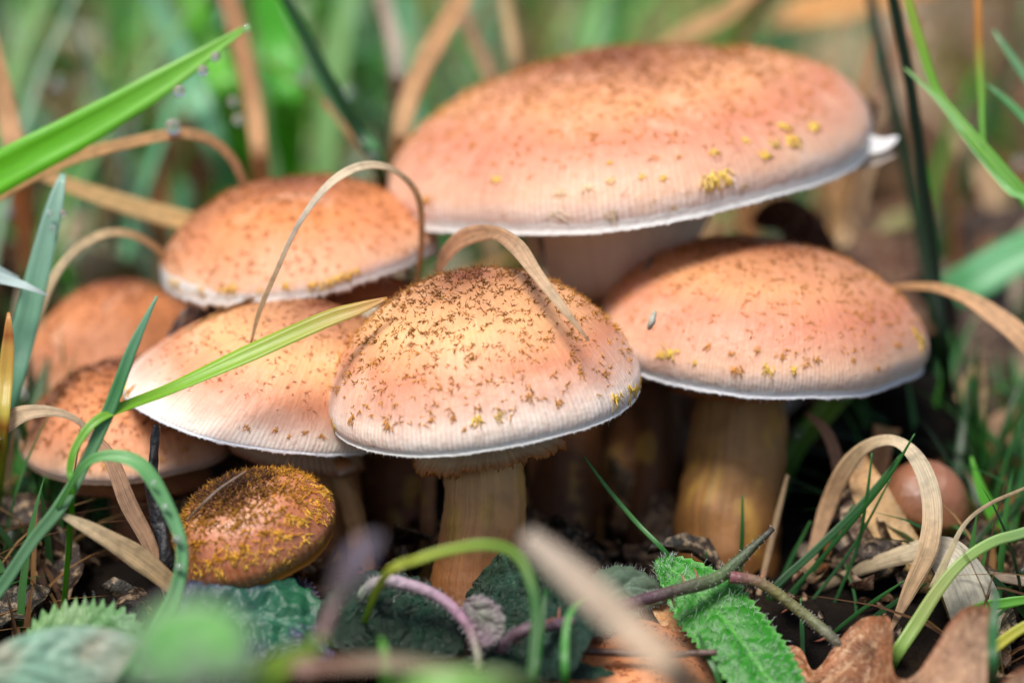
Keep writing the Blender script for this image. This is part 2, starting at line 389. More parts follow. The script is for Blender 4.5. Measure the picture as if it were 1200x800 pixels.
def build_cap(K, root, base, mat, nu=70, nt=300, gill_n=110, thick=.13):
    u = np.r_[np.linspace(0.0, 1, nu) ** .9]; th = np.linspace(np.pi, 3 * np.pi, nt + 1)
    U, TH = np.meshgrid(u, th, indexing='ij'); V = K.surf(U, TH)
    # inner wall of the thin edge
    up = K.M[:, 2]; L = K.local(np.ones_like(th), th); inner = []
    for sc_, dz in ((.985, -.03), (.965, .02), (.94, .10), (.88, .16)):
        q = L.copy(); q[:, :2] *= sc_; q[:, 2] += dz * K.R / 3; inner.append(K.world(q))
    A = np.concatenate([V.reshape(-1, 3), np.concatenate(inner)]); rows = nu + len(inner); w = nt + 1
    i = (np.arange(rows - 1)[:, None] * w + np.arange(nt)[None]).ravel()
    F = np.c_[i, i + 1, i + w + 1, i + w]
    arc = np.r_[U.ravel(), np.full(len(inner) * w, 1.0)]; ang = np.r_[TH.ravel(), np.tile(th, len(inner))]
    o = mesh('cap', A, F, mat, root, base, {'arc': arc, 'angle': ang})
    # gills: fluted underside from the edge up to the stem
    g_t = np.linspace(0, 2 * np.pi, gill_n * 2, endpoint=False); rs = np.linspace(.90, .2, 7); G = []
    for q, r in enumerate(rs):
        L = K.local(np.full(len(g_t), 1.0), g_t); L[:, :2] *= r
        L[:, 2] = L[:, 2] * r + K.H * .42 * (1 - ((r - .2) / .72) ** 2) + .1 - np.where(np.arange(len(g_t)) % 2, .16, 0) * min(1, 4 * (1 - r) + .3)
        G.append(K.world(L))
    G = np.concatenate(G); m = len(g_t)
    F = [[a * m + b, a * m + (b + 1) % m, (a + 1) * m + (b + 1) % m, (a + 1) * m + b] for a in range(6) for b in range(m)]
    gcol = np.tile(np.array(lin((196, 150, 116))), (len(G), 1))
    mesh('gills', G, F, M['gill'], root, base, {'col': gcol}, smooth=False)
    return o
def scales(K, root, base, count, tone, edge_tone, size=.11, umax=.86, fall=1.5, lift=.55, per=(2, 5), seed=0, front=True, wd=.011, parent=None, out=.35):
    """tufts of tiny upright fibres on the cap"""
    r = np.random.default_rng(seed + 500)
    u = r.uniform(0, 1, count * 3) ** .55 * umax
    keep = r.uniform(size=len(u)) < np.clip(1.12 - (u / umax) ** fall, .04, 1); u = u[keep][:count]
    th = r.uniform(-np.pi, np.pi, len(u))
    k = r.integers(per[0], per[1] + 1, len(u)); uu = np.repeat(u, k); tt = np.repeat(th, k)
    big = np.repeat(r.uniform(.5, 1.25, len(u)), k)
    spread = size * .24 / K.R
    uu = np.clip(uu + r.normal(size=len(uu)) * spread * .5, .003, .985); tt = tt + r.normal(size=len(uu)) * spread / np.maximum(np.sin(uu * 1.57), .1) * .95
    p = K.surf(uu, tt); N, D, T = K.normal(uu, tt)
    dirs = N * lift + D * (out + .5 * r.normal(size=(len(uu), 1))) + T * .75 * r.normal(size=(len(uu), 1))
    mixv = np.clip(uu / umax + r.normal(size=len(uu)) * .16, 0, 1)[:, None]
    c0, c1 = np.array(lin(tone)), np.array(lin(edge_tone))
    cols = (c0 * (1 - mixv) + c1 * mixv) * r.uniform(.55, 1.35, (len(uu), 1))
    V, F, at = spikes(p - N * .01, dirs, size * r.uniform(.6, 1.3, len(uu)) * big, wd * r.uniform(.7, 1.3, len(uu)), cols, .5, seed)
    o = mesh('scales', V, F, M['scale'], root, base, at, kind='stuff')
def fleck(K, root, base, u, th, size, tone, n=14, seed=0, down=.8):
    """one yellowish scrap of veil: a clump of flat fibres lying down the cap"""
    r = np.random.default_rng(seed + 900)
    uu = np.clip(u + r.normal(size=n) * size * .2 / K.R, .01, .995); tt = th + r.normal(size=n) * size * .3 / K.R
    p = K.surf(uu, tt); N, D, T = K.normal(uu, tt)
    dirs = D * down + N * .12 + T * .5 * r.normal(size=(n, 1))
    cols = np.array(lin(tone)) * r.uniform(.8, 1.25, (n, 1)) + r.uniform(0, .12, (n, 1))
    V, F, at = spikes(p + N * .004, dirs, size * r.uniform(.5, 1.1, n), size * .085 * r.uniform(.6, 1.3, n), cols, .3, seed)
    mesh('veil_fleck', V, F, M['fleck'], root, base, at)
def fringe(K, root, base, depth=.07, n=900, tone=(246, 244, 240), seed=0, rough=.9, start=.985):
    """woolly white lip hanging from the cap edge, ragged below"""
    r = np.random.default_rng(seed + 77); th = np.linspace(np.pi, 3 * np.pi, n)
    lo = depth * (.45 + rough * .5 * np.abs(wob(th * 9, 0 * th, 0 * th, seed, 1.0)) + rough * .7 * r.random(n) ** 4)
    st_ = start(np.angle(np.exp(1j * th))) if callable(start) else np.full(n, start)
    a = K.local(st_, th); b = K.local(np.ones(n), th); c = b.copy(); e = b.copy()
    a[:, :2] *= 1.003; b[:, :2] *= 1.006; c[:, 2] -= lo; c[:, :2] *= 1.014
    e[:, :2] *= .985; mid_ = K.local((st_ + 1) / 2, th); mid_[:, :2] *= 1.005; rows = [a, mid_, b, (b + c) / 2 * np.array([1.004, 1.004, 1]), c, e]
    V = K.world(np.concatenate(rows)); i = (np.arange(5)[:, None] * n + np.arange(n - 1)[None]).ravel()
    cols = np.minimum(np.tile(np.array(lin(tone)), (len(V), 1)) * r.uniform(.95, 1.06, (len(V), 1)), .95)
    o = mesh('white_margin', V, np.c_[i, i + 1, i + n + 1, i + n], M['fleck'], root, base, {'col': cols})
    m = n // 4; t2 = r.uniform(0, 2 * np.pi, m); q = K.surf(np.ones(m), t2); dn = -K.M[:, 2]
    N, D, T = K.normal(np.full(m, .97), t2)
    V, F, at = spikes(q, dn + .6 * T * r.normal(size=(m, 1)) + N * .2, depth * r.uniform(.5, 1.9, m) ** 1.3, .007, np.tile(np.array(lin(tone)), (m, 1)), .5, seed)
    h = mesh('margin_fibres', V, F, M['fleck'], o, base, at, kind='stuff')
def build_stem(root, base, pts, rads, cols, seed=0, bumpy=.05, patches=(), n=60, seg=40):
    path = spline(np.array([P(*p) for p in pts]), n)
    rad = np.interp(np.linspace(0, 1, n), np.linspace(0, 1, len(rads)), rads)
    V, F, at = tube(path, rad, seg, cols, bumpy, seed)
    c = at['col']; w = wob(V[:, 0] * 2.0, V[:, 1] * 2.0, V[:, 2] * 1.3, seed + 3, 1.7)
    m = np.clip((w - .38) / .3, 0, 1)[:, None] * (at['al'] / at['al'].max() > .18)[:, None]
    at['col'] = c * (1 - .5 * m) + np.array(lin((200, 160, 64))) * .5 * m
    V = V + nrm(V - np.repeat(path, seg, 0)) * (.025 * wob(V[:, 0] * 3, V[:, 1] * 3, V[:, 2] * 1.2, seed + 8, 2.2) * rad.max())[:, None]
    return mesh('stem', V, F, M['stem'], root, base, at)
def build_ring(root, base, top, bot, r0, r1, tilt=(0, 0), cols=((214, 168, 128), (226, 186, 146), (176, 96, 40)), seed=0, teeth=.1, n=360, curve=.35, name='ring'):
    """skirt of veil round the stem: top centre, bottom centre (world), radius at each, ragged lower edge"""
    r = np.random.default_rng(seed + 40); th = np.linspace(0, 2 * np.pi, n); rows = 12
    ax = nrm(top - bot); ex = nrm(np.cross(ax, [0.02, 1, .1])); ey = np.cross(ax, ex)
    edge = teeth * (.5 * wob(th * 6, 0 * th, 0 * th, seed, 1.2) + r.random(n) ** 3 * .9)
    edge[-1] = edge[0]
    V = []; AL = []
    for side in (0, 1):
        for q in range(rows):
            t_ = q / (rows - 1); t_ = t_ if side == 0 else 1 - t_
            rad = r0 + (r1 - r0) * (t_ ** (1 + curve)) + .06 * r1 * t_ * wob(np.cos(th) * 2.2, np.sin(th) * 2.2, 0 * th, seed + 5, 1.2) - side * .05
            fl = .035 * np.sin(th * 70 + 2 * np.sin(th * 5)) * t_ * (1 - side)
            rad = rad + fl; c = top + (bot - top) * t_
            V.append(c + ex * (rad * np.cos(th))[:, None] + ey * (rad * np.sin(th))[:, None] - ax * (edge * t_ ** 4)[:, None]); AL.append(np.full(n, t_))
    V = np.concatenate(V); AL = np.concatenate(AL); w = n; i = (np.arange(2 * rows - 1)[:, None] * w + np.arange(n - 1)[None]).ravel()
    cs = np.array([lin(c) for c in cols]); C = np.stack([np.interp(AL, [0, .82, 1.0], cs[:, q]) for q in range(3)], 1)
    return mesh(name, V, np.c_[i, i + 1, i + w + 1, i + w], M['ring'], root, base, {'col': C, 'ac': np.tile(np.sin(th * 1.0), 2 * rows), 'al': AL, 'sd': np.full(len(V), seed * 1.0)})
GR = 'honey coloured mushrooms in one tufted cluster'
def base_of(px, py, d):
    p = P(px, py, d).copy(); p[2] = min(p[2], float(ground_z(p[0], p[1]))) ; return p
YEL, GOLD, BRN, DRK = (250, 214, 84), (224, 158, 62), (150, 88, 38), (84, 44, 24)

# 1 the domed mushroom in front of the middle
b = base_of(565, 692, 0.2)
m1 = thing('mushroom', b, 'domed speckled honey mushroom with frayed collar and short yellow stem, dry blade on top', 'mushroom', GR)
K1 = Cap(566, 466, 0.4, 3.02, 2.42, roll=7.5, pitch=5, power=1.22, wavy=.02, rimwave=.012, seed=1, skew=(.0, .0), rim_in=.035)
build_cap(K1, m1, b, M['cap'], 100, 520)
scales(K1, m1, b, 1250, (96, 52, 26), GOLD, .115, .82, 2.2, .5, (2, 5), 1, wd=.0115)
scales(K1, m1, b, 220, (96, 54, 30), BRN, .09, .4, 2.5, .6, (2, 4), 2, wd=.010)
fringe(K1, m1, b, .075, 1200, seed=1, start=.978)
for k, (u, th, s, c) in enumerate([(.80, -.02, .20, YEL), (.80, .13, .16, (236, 200, 90)), (.78, -.30, .12, GOLD), (.80, -.62, .16, GOLD), (.82, -.95, .16, GOLD), (.80, .52, .14, GOLD), (.93, -1.32, .26, YEL), (.95, -1.22, .2, YEL),
        (.88, .92, .26, YEL), (.90, 1.10, .25, YEL), (.92, 1.2, .26, YEL), (.94, 1.34, .3, YEL), (.96, 1.42, .3, YEL), (.74, .35, .12, GOLD), (.70, .75, .12, GOLD), (.78, -.16, .1, GOLD), (.84, -.1, .08, GOLD)]):
    fleck(K1, m1, b, u, th, s, c, 16, k)
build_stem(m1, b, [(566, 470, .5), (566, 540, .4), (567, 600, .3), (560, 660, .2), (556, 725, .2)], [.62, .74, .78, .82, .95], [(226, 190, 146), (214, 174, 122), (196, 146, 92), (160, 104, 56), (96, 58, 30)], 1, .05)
build_ring(m1, b, P(566, 489, .3), P(566, 489, .3) + [.08, 0, -.62], .72, 1.45, seed=1, teeth=.16, cols=((226, 190, 150), (236, 204, 164), (190, 108, 44)))

# 2 the broad mushroom on the right
b = base_of(855, 668, 3.2)
m2 = thing('mushroom', b, 'domed pinkish honey mushroom on thick stem, tucked under the broadest cap, with pale stem collar', 'mushroom', GR)
K2 = Cap(887, 414, 3.6, 3.36, 2.25, roll=-3.5, pitch=2.5, power=.98, wavy=.02, rimwave=.012, seed=2, rim_in=.05)
build_cap(K2, m2, b, M['cap_pink'], 90, 460)
scales(K2, m2, b, 1150, (120, 62, 34), GOLD, .10, .80, 1.5, .45, (2, 5), 3, wd=.0105)
fringe(K2, m2, b, .08, 1000, (240, 240, 244), seed=2)
for k, (u, th, s, c) in enumerate([(.84, -.03, .2, YEL), (.84, .12, .2, YEL), (.86, -.22, .2, GOLD), (.8, .5, .1, GOLD), (.83, -.62, .22, YEL), (.84, -.70, .2, YEL), (.78, -.25, .12, GOLD), (.76, -.4, .14, GOLD), (.86, -.46, .1, YEL), (.82, .2, .12, GOLD),
        (.80, 1.3, .26, YEL), (.74, 1.28, .18, YEL), (.79, .26, .14, GOLD), (.77, .05, .13, GOLD), (.75, -.1, .14, GOLD), (.86, .7, .08, GOLD)]):
    fleck(K2, m2, b, u, th, s, c, 14, 30 + k)
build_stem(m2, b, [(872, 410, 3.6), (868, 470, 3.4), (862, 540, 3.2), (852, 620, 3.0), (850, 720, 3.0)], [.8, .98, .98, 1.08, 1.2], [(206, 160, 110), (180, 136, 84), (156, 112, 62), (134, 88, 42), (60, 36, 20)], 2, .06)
build_ring(m2, b, P(876, 414, 3.5), P(876, 414, 3.5) + [0, 0, -.62], .95, 1.55, cols=((216, 164, 118), (214, 160, 112), (170, 92, 44)), seed=2, teeth=.05)

# 3 the broadest cap above
b = base_of(745, 640, 6.6)
m3 = thing('mushroom', b, 'broadest flat-domed pinkish mushroom rising above the others, white edge and pale funnel collar', 'mushroom', GR)
K3 = Cap(739, 205, 6.4, 5.16, 2.55, roll=7.5, pitch=1.5, power=.92, wavy=.012, rimwave=.012, seed=3, rim_in=.03)
K3.rimwaves = [(1.85, .5, .42)]
build_cap(K3, m3, b, M['cap_pink'], 90, 560)
scales(K3, m3, b, 2000, (140, 78, 40), GOLD, .11, .76, 2.2, .5, (2, 5), 5, wd=.011)
scales(K3, m3, b, 900, (120, 64, 34), BRN, .09, .45, 2.5, .5, (2, 4), 6, wd=.011)
fringe(K3, m3, b, .09, 1400, seed=3, start=lambda a: .972 - .10 * np.exp(-((a - 1.75) / .5) ** 2) - .05 * np.exp(-((a + 1.5) / .35) ** 2) - .012 * np.abs(np.sin(a * 31) * np.sin(a * 13)))
for k, (u, th, s, c) in enumerate([(.85, .33, .36, YEL), (.86, .27, .34, (240, 206, 110)), (.8, .55, .22, YEL), (.74, .33, .18, YEL), (.76, .62, .22, (240, 206, 110)), (.77, .7, .3, YEL), (.74, .9, .26, YEL), (.8, .1, .14, YEL), (.78, -.1, .16, (248, 220, 150)), (.8, -.2, .18, (250, 226, 180)),
        (.82, -.3, .16, (250, 226, 180)), (.76, -.6, .16, YEL), (.86, -.95, .22, GOLD), (.93, -.12, .3, (244, 226, 190)), (.92, -.33, .28, (244, 230, 200)), (.9, .05, .14, GOLD), (.95, .12, .2, (240, 216, 170)), (.7, -.1, .1, YEL), (.72, .5, .16, YEL), (.7, .72, .24, YEL), (.93, .42, .2, (236, 206, 150)),
        (.78, .02, .12, YEL), (.73, .18, .1, GOLD), (.95, 1.2, .22, YEL), (.9, .18, .12, GOLD)]):
    fleck(K3, m3, b, u, th, s, c, 16, 60 + k)
# torn white lobe at the right-hand edge
q0 = K3.surf(np.array([1.0]), np.array([1.32]))[0]
V, F, at = ribbon(spline(np.array([q0 + [-.15, 0, .1], q0 + [.3, -.1, .1], q0 + [.62, -.15, .28]]), 10), np.array([.22, .24, .22, .2, .18, .16, .13, .1, .07, .02]), 20, .3, .05, 5, [(0, (.85, .84, .83)), (1, (.85, .85, .86))])
mesh('torn_edge', V, F, M['fleck'], m3, b, at)
V, F, at = ribbon(spline(np.array([q0 + [-.35, 0, -.3], q0 + [.1, -.1, -.26], q0 + [.58, -.1, -.1]]), 10), np.array([.05, .16, .18, .16, .14, .12, .1, .08, .05, .02]), 50, .3, .05, 5, [(0, lin((190, 170, 150))), (1, lin((206, 196, 186)))])
mesh('torn_edge', V, F, M['fleck'], m3, b, at)
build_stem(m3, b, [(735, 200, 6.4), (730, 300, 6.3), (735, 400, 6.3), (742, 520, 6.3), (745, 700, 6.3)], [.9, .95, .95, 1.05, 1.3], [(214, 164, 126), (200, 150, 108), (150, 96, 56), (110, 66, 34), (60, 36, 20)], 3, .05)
build_ring(m3, b, P(716, 240, 5.9), P(716, 352, 5.9), 2.15, .95, cols=((246, 226, 206), (240, 210, 184), (214, 170, 140)), seed=3, teeth=.02, curve=.25)

# 4 behind on the left
b = base_of(352, 600, 5.6)
m4 = thing('mushroom', b, 'soft orange-tan mushroom behind the arching dry blade, its torn edge showing white', 'mushroom', GR)
K4 = Cap(352, 306, 4.9, 2.88, 1.72, roll=4, pitch=3, power=1.25, wavy=.03, rimwave=.02, seed=14, rim_in=.02)
K4.rimwaves = [(-.75, -.16, .5), (.35, .12, .35), (1.2, .28, .5)]
build_cap(K4, m4, b, M['cap_soft'], 80, 400)
scales(K4, m4, b, 1000, (120, 66, 34), (206, 130, 56), .10, .86, 1.7, .5, (2, 4), 8, wd=.011)
fringe(K4, m4, b, .2, 900, seed=4, start=lambda a: .95 - .09 * np.exp(-((a + 1.0) / .5) ** 2) - .012 * np.abs(np.sin(a * 27) * np.sin(a * 11)))
for k in range(18):
    r = np.random.default_rng(k + 5); fleck(K4, m4, b, r.uniform(.86, .93), r.uniform(-1.35, .5), r.uniform(.16, .3), (240, 196, 84), 14, 100 + k)
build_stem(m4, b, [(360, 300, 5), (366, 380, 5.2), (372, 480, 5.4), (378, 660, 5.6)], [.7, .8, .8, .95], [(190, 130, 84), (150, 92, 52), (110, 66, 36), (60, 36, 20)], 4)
build_ring(m4, b, P(398, 318, 4.6), P(398, 318, 4.6) + [.05, 0, -.5], .8, 1.5, cols=((190, 124, 84), (190, 124, 84), (150, 86, 50)), seed=4, teeth=.03)

# 5 left of the middle, with the green blade across it
b = base_of(372, 660, 2.6)
m5 = thing('mushroom', b, 'sloping peach mushroom with striped white edge, crossed by a long green blade', 'mushroom', GR)
K5 = Cap(312, 468, 2.4, 2.86, 2.05, roll=-10, pitch=4, power=1.55, umbo=.05, wavy=.015, rimwave=.010, seed=25, skew=(.36, 0), rim_in=.01)
build_cap(K5, m5, b, M['cap'], 90, 460)
scales(K5, m5, b, 1050, (104, 56, 30), (206, 120, 60), .085, .74, 1.8, .5, (2, 4), 9, wd=.0095)
fringe(K5, m5, b, .075, 1000, (240, 240, 244), seed=5)
for k, (u, th, s, c) in enumerate([(.94, -1.25, .22, (246, 224, 120)), (.96, -1.4, .26, (246, 230, 150)), (.97, -1.1, .2, (240, 210, 120)), (.88, -1.1, .2, GOLD), (.8, -.1, .12, GOLD), (.78, .1, .12, GOLD), (.78, .3, .1, GOLD), (.8, .42, .12, GOLD), (.82, .2, .1, GOLD)]):
    fleck(K5, m5, b, u, th, s, c, 12, 130 + k)
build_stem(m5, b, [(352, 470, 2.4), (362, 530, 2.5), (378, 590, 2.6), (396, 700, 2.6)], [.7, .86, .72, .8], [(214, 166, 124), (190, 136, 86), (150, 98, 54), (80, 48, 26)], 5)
build_ring(m5, b, P(352, 494, 2.3), P(352, 494, 2.3) + [-.12, 0, -.65], .85, 1.4, cols=((226, 190, 160), (218, 180, 148), (150, 84, 50)), seed=5, teeth=.05)

# 6 far left, out of focus
b = base_of(150, 600, 7)
m6 = thing('mushroom', b, 'blurred orange-brown mushroom behind the cluster, half hidden by a speckled cap', 'mushroom', GR)
K6 = Cap(146, 440, 7.2, 2.2, 2.05, roll=6, pitch=2, power=1.3, wavy=.03, rimwave=.02, seed=6)
build_cap(K6, m6, b, M['cap_soft'], 60, 260)
scales(K6, m6, b, 700, (110, 58, 30), (206, 130, 56), .10, .9, 1.7, .5, (2, 4), 11, wd=.012)
fringe(K6, m6, b, .1, 500, seed=6, start=.95)
build_stem(m6, b, [(150, 440, 7.2), (152, 520, 7.2), (150, 680, 7.2)], [.6, .7, .8], [(190, 130, 84), (150, 92, 52), (70, 40, 22)], 6)

# 7 lower left
b = base_of(160, 690, 2.8)
m7 = thing('mushroom', b, 'brown speckled mushroom low in the cluster behind crossing green stalks', 'mushroom', GR)
K7 = Cap(152, 524, 3.2, 2.22, 1.72, roll=3, pitch=4, power=1.25, wavy=.03, rimwave=.012, seed=17, rim_in=.05)
build_cap(K7, m7, b, M['cap_soft'], 80, 360)
scales(K7, m7, b, 900, (84, 46, 28), (190, 116, 56), .11, .78, 1.7, .6, (2, 5), 12, wd=.011)
fringe(K7, m7, b, .03, 600, (226, 190, 160), seed=7)
for k in range(16):
    r = np.random.default_rng(k + 55); fleck(K7, m7, b, r.uniform(.66, .9), r.uniform(-1.3, 1.0), r.uniform(.07, .14), (230, 170, 70), 9, 160 + k)
build_stem(m7, b, [(158, 520, 3.2), (164, 590, 3.1), (172, 720, 3)], [.55, .62, .7], [(180, 120, 76), (130, 78, 44), (70, 40, 22)], 7)
build_ring(m7, b, P(158, 532, 3.1), P(158, 532, 3.1) + [0, 0, -.5], 1.0, 1.5, cols=((190, 128, 84), (186, 122, 78), (130, 70, 36)), seed=7, teeth=.05)

# 8 the small shaggy one in front
b = base_of(300, 705, -.8)
m8 = thing('mushroom', b, 'small rusty button mushroom shaggy with golden tufts, half hiding behind a purple-tinged leaf', 'mushroom', GR)
K8 = Cap(302, 650, -1.0, 1.6, 1.48, roll=19, pitch=9, power=.86, wavy=.02, rimwave=.02, seed=8, rim_in=.12)
build_cap(K8, m8, b, M['cap_rough'], 70, 320, 60)
scales(K8, m8, b, 1200, (58, 30, 15), (226, 160, 44), .13, .80, 2.6, .55, (3, 5), 14, wd=.0125)
scales(K8, m8, b, 420, (44, 24, 14), (90, 48, 22), .12, .36, 3.0, .8, (3, 5), 15, wd=.012)
r = np.random.default_rng(88)
for k in range(80):
    fleck(K8, m8, b, r.uniform(.62, .97), r.uniform(-1.4, 1.9), r.uniform(.11, .2), (240, 186, 50), 9, 200 + k, .7)
fringe(K8, m8, b, .05, 400, (176, 112, 40), seed=8, start=.97)
build_stem(m8, b, [(304, 650, -.9), (310, 690, -.7), (314, 730, -.6)], [.42, .5, .55], [(190, 130, 76), (160, 100, 50), (90, 54, 28)], 8)

# 9 young stems and dark stems deep in the cluster
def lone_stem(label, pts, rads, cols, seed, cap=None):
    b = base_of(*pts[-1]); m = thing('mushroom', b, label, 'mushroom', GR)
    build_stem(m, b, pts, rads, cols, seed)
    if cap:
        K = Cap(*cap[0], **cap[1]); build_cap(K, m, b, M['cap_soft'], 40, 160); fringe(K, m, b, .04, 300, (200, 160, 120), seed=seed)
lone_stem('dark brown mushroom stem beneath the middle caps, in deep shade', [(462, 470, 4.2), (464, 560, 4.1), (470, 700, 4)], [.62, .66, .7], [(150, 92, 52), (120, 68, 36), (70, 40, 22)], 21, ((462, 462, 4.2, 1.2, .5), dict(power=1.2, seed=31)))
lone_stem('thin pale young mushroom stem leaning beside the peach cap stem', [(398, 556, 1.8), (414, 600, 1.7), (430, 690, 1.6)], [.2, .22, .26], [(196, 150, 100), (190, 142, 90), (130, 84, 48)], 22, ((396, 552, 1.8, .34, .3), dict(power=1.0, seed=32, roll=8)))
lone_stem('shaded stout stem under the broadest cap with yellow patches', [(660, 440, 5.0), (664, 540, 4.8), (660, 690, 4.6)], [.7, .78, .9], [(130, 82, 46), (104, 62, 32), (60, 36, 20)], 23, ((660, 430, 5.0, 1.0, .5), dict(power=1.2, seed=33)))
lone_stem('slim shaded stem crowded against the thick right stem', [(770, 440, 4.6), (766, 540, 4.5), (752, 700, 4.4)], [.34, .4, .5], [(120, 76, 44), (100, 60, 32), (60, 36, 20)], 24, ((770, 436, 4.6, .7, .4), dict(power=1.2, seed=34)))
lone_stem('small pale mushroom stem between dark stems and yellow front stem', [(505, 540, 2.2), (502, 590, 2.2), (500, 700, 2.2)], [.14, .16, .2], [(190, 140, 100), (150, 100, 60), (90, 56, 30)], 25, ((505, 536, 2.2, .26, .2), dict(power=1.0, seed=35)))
# 10 smooth brown one on the right
b = base_of(1080, 650, 2.4)
m10 = thing('mushroom', b, 'small smooth round brown mushroom behind the curled straw blade', 'mushroom')
K10 = Cap(1078, 604, 2.6, .95, 1.12, roll=-12, pitch=6, power=1.0, wavy=.02, rimwave=.02, seed=10, rim_in=.12)
build_cap(K10, m10, b, M['cap_brown'], 50, 160, 40)
fringe(K10, m10, b, .03, 200, (180, 130, 66), seed=10)
build_stem(m10, b, [(1078, 600, 2.6), (1082, 640, 2.6), (1084, 700, 2.6)], [.36, .4, .45], [(170, 116, 66), (150, 96, 50), (90, 54, 28)], 10)
# 11 cap below, cut by the frame
b = base_of(735, 850, -1.2)
m11 = thing('mushroom', b, 'orange-brown speckled cap low in front beneath the dark stick and dead leaf', 'mushroom', GR)
K11 = Cap(735, 812, -1.2, 1.75, 1.25, roll=-4, pitch=12, power=1.1, wavy=.03, rimwave=.02, seed=11)
build_cap(K11, m11, b, M['cap_soft'], 50, 200, 50)
scales(K11, m11, b, 500, (110, 56, 28), (180, 100, 50), .08, .9, 1.7, .5, (2, 4), 17, wd=.01)
build_stem(m11, b, [(735, 812, -1.2), (738, 850, -1.1), (740, 900, -1)], [.4, .45, .5], [(170, 116, 66), (150, 96, 50), (90, 54, 28)], 11)
#@@PLANTS
# ------------------------------------------------------------------ grass blades and stalks one can tell apart
GRN, DKG, TEAL, LIME, YGR = (96, 168, 36), (34, 70, 26), (118, 176, 142), (150, 196, 60), (176, 190, 70)
TAN, ORG, STR, RUST, PALE = (222, 182, 120), (222, 158, 86), (236, 214, 170), (172, 106, 66), (222, 212, 190)
A = blade
wide = A('grass_leaf', 'wide bright green grass blade slanting upwards with a pale midrib and dew drops below', [gnd(-420, 700), (-330, 480, 3), (-160, 300, 2.6), (0, 203, 2.2), (90, 155, 2.2), (190, 97, 2.2), (292, 30, 2.4)], [26, 36, 48, 48, 44, 32, 5], [DKG, GRN, (120, 206, 40), (120, 206, 40), (150, 214, 90)], roll=-8, fold=.35, n=60)
A('dry_grass_leaf', 'orange dry blade bent over below the wide green blade', [gnd(-120, 560), (-60, 280, 3.4), (0, 228, 3.2), (80, 188, 3.0), (150, 168, 3.2), (215, 157, 3.6), (255, 170, 4), (285, 215, 4.4), (300, 330, 5.2)], [12, 14, 16, 16, 14, 14, 12, 12, 8], [RUST, ORG, (214, 150, 60), ORG, (190, 110, 60)], 'grass blade', mat='dry', roll=20)
A('dry_grass_leaf', 'straight straw-coloured dry blade lying towards the tan cap behind', [(20, 190, 5.4), (80, 217, 5.6), (160, 244, 5.8), (240, 266, 6.0), (330, 300, 6.4)], [10, 18, 24, 24, 18], [ORG, (222, 180, 100), (226, 180, 96), TAN], mat='dry', roll=15)
A('grass_leaf', 'upright bluish-green blade beside the blurred orange mushroom, beaded with dew', [gnd(-20, 610), (4, 480, 1.6), (28, 390, 1.5), (50, 300, 1.5), (66, 235, 1.5), (74, 204, 1.6)], [30, 32, 31, 27, 20, 6], [DKG, (90, 160, 110), TEAL, (140, 190, 160), (170, 206, 190)], roll=10, fold=.35)
A('dry_grass_leaf', 'tan dry blade arching over in front of the blurred orange mushroom', [gnd(5, 640), (14, 470, 1.9), (38, 390, 2), (68, 318, 2.2), (108, 280, 2.6), (150, 274, 3.2), (192, 300, 4), (225, 360, 5)], [14, 16, 14, 12, 12, 12, 10, 6], [RUST, TAN, (200, 156, 110), STR, TAN, ORG], mat='dry', roll=30)
A('leaf_tip', 'pale frosted leaf tip reaching in above the bluish-green blade', [gnd(-60, 480), (-50, 340, .6), (-20, 324, .6), (20, 332, .6), (56, 346, .6)], [20, 24, 24, 16, 3], [(150, 180, 170), (200, 220, 214), (214, 230, 226)], 'leaf', roll=40)
A('leaf_tip', 'pale wide leaf tip above another frosted tip, beside the bluish-green blade', [gnd(-90, 470), (-60, 318, 1.2), (-15, 312, 1.2), (22, 326, 1.2)], [22, 26, 22, 4], [(150, 180, 170), (196, 216, 210), (206, 226, 222)], 'leaf', roll=40)
A('grass_leaf', 'short yellow-green blade dotted with rust spots at the bluish blade foot', [gnd(-8, 640), (0, 520, -.2), (7, 440, -.2), (10, 395, -.2), (10, 366, -.2)], [12, 18, 18, 14, 3], [GRN, GRN, YGR, (206, 190, 80), ORG], spots=((170, 80, 30), (.3, 1)), roll=10)
A('grass_stalk', 'stiff blue-green stalk crossing the speckled low mushroom, with a joint at a straw leaf', [gnd(-90, 790), (-30, 722, -2.6), (0, 690, -2.6), (38, 634, -2.6), (70, 594, -2.6), (100, 542, -2.4), (130, 475, -2.2), (155, 408, -2.1), (184, 347, -2)], [16, 15, 15, 14, 17, 14, 16, 13, 3], [(60, 110, 60), (96, 150, 100), (116, 164, 120), (110, 160, 110), (80, 150, 90), (140, 190, 160)], 'grass stalk', roll=0, fold=.6, thick=.1)
A('grass_leaf', 'long green blade with a spotted yellow tip lying across the peach cap', [gnd(70, 770), (84, 590, -2.5), (82, 550, -2.6), (92, 518, -2.5), (122, 487, -2.3), (200, 456, -1.6), (290, 416, -1.25), (380, 376, -1.15), (420, 362, -1.15), (454, 349, -1.2)], [6, 7, 8, 10, 12, 16, 24, 22, 17, 3], [DKG, GRN, GRN, (130, 190, 50), (146, 198, 50), YGR, (214, 160, 90)], spots=((120, 84, 30), (.72, .98)), roll=[0, 0, 0, 10, 25, 35, 30, 25, 20], fold=.35, n=80)
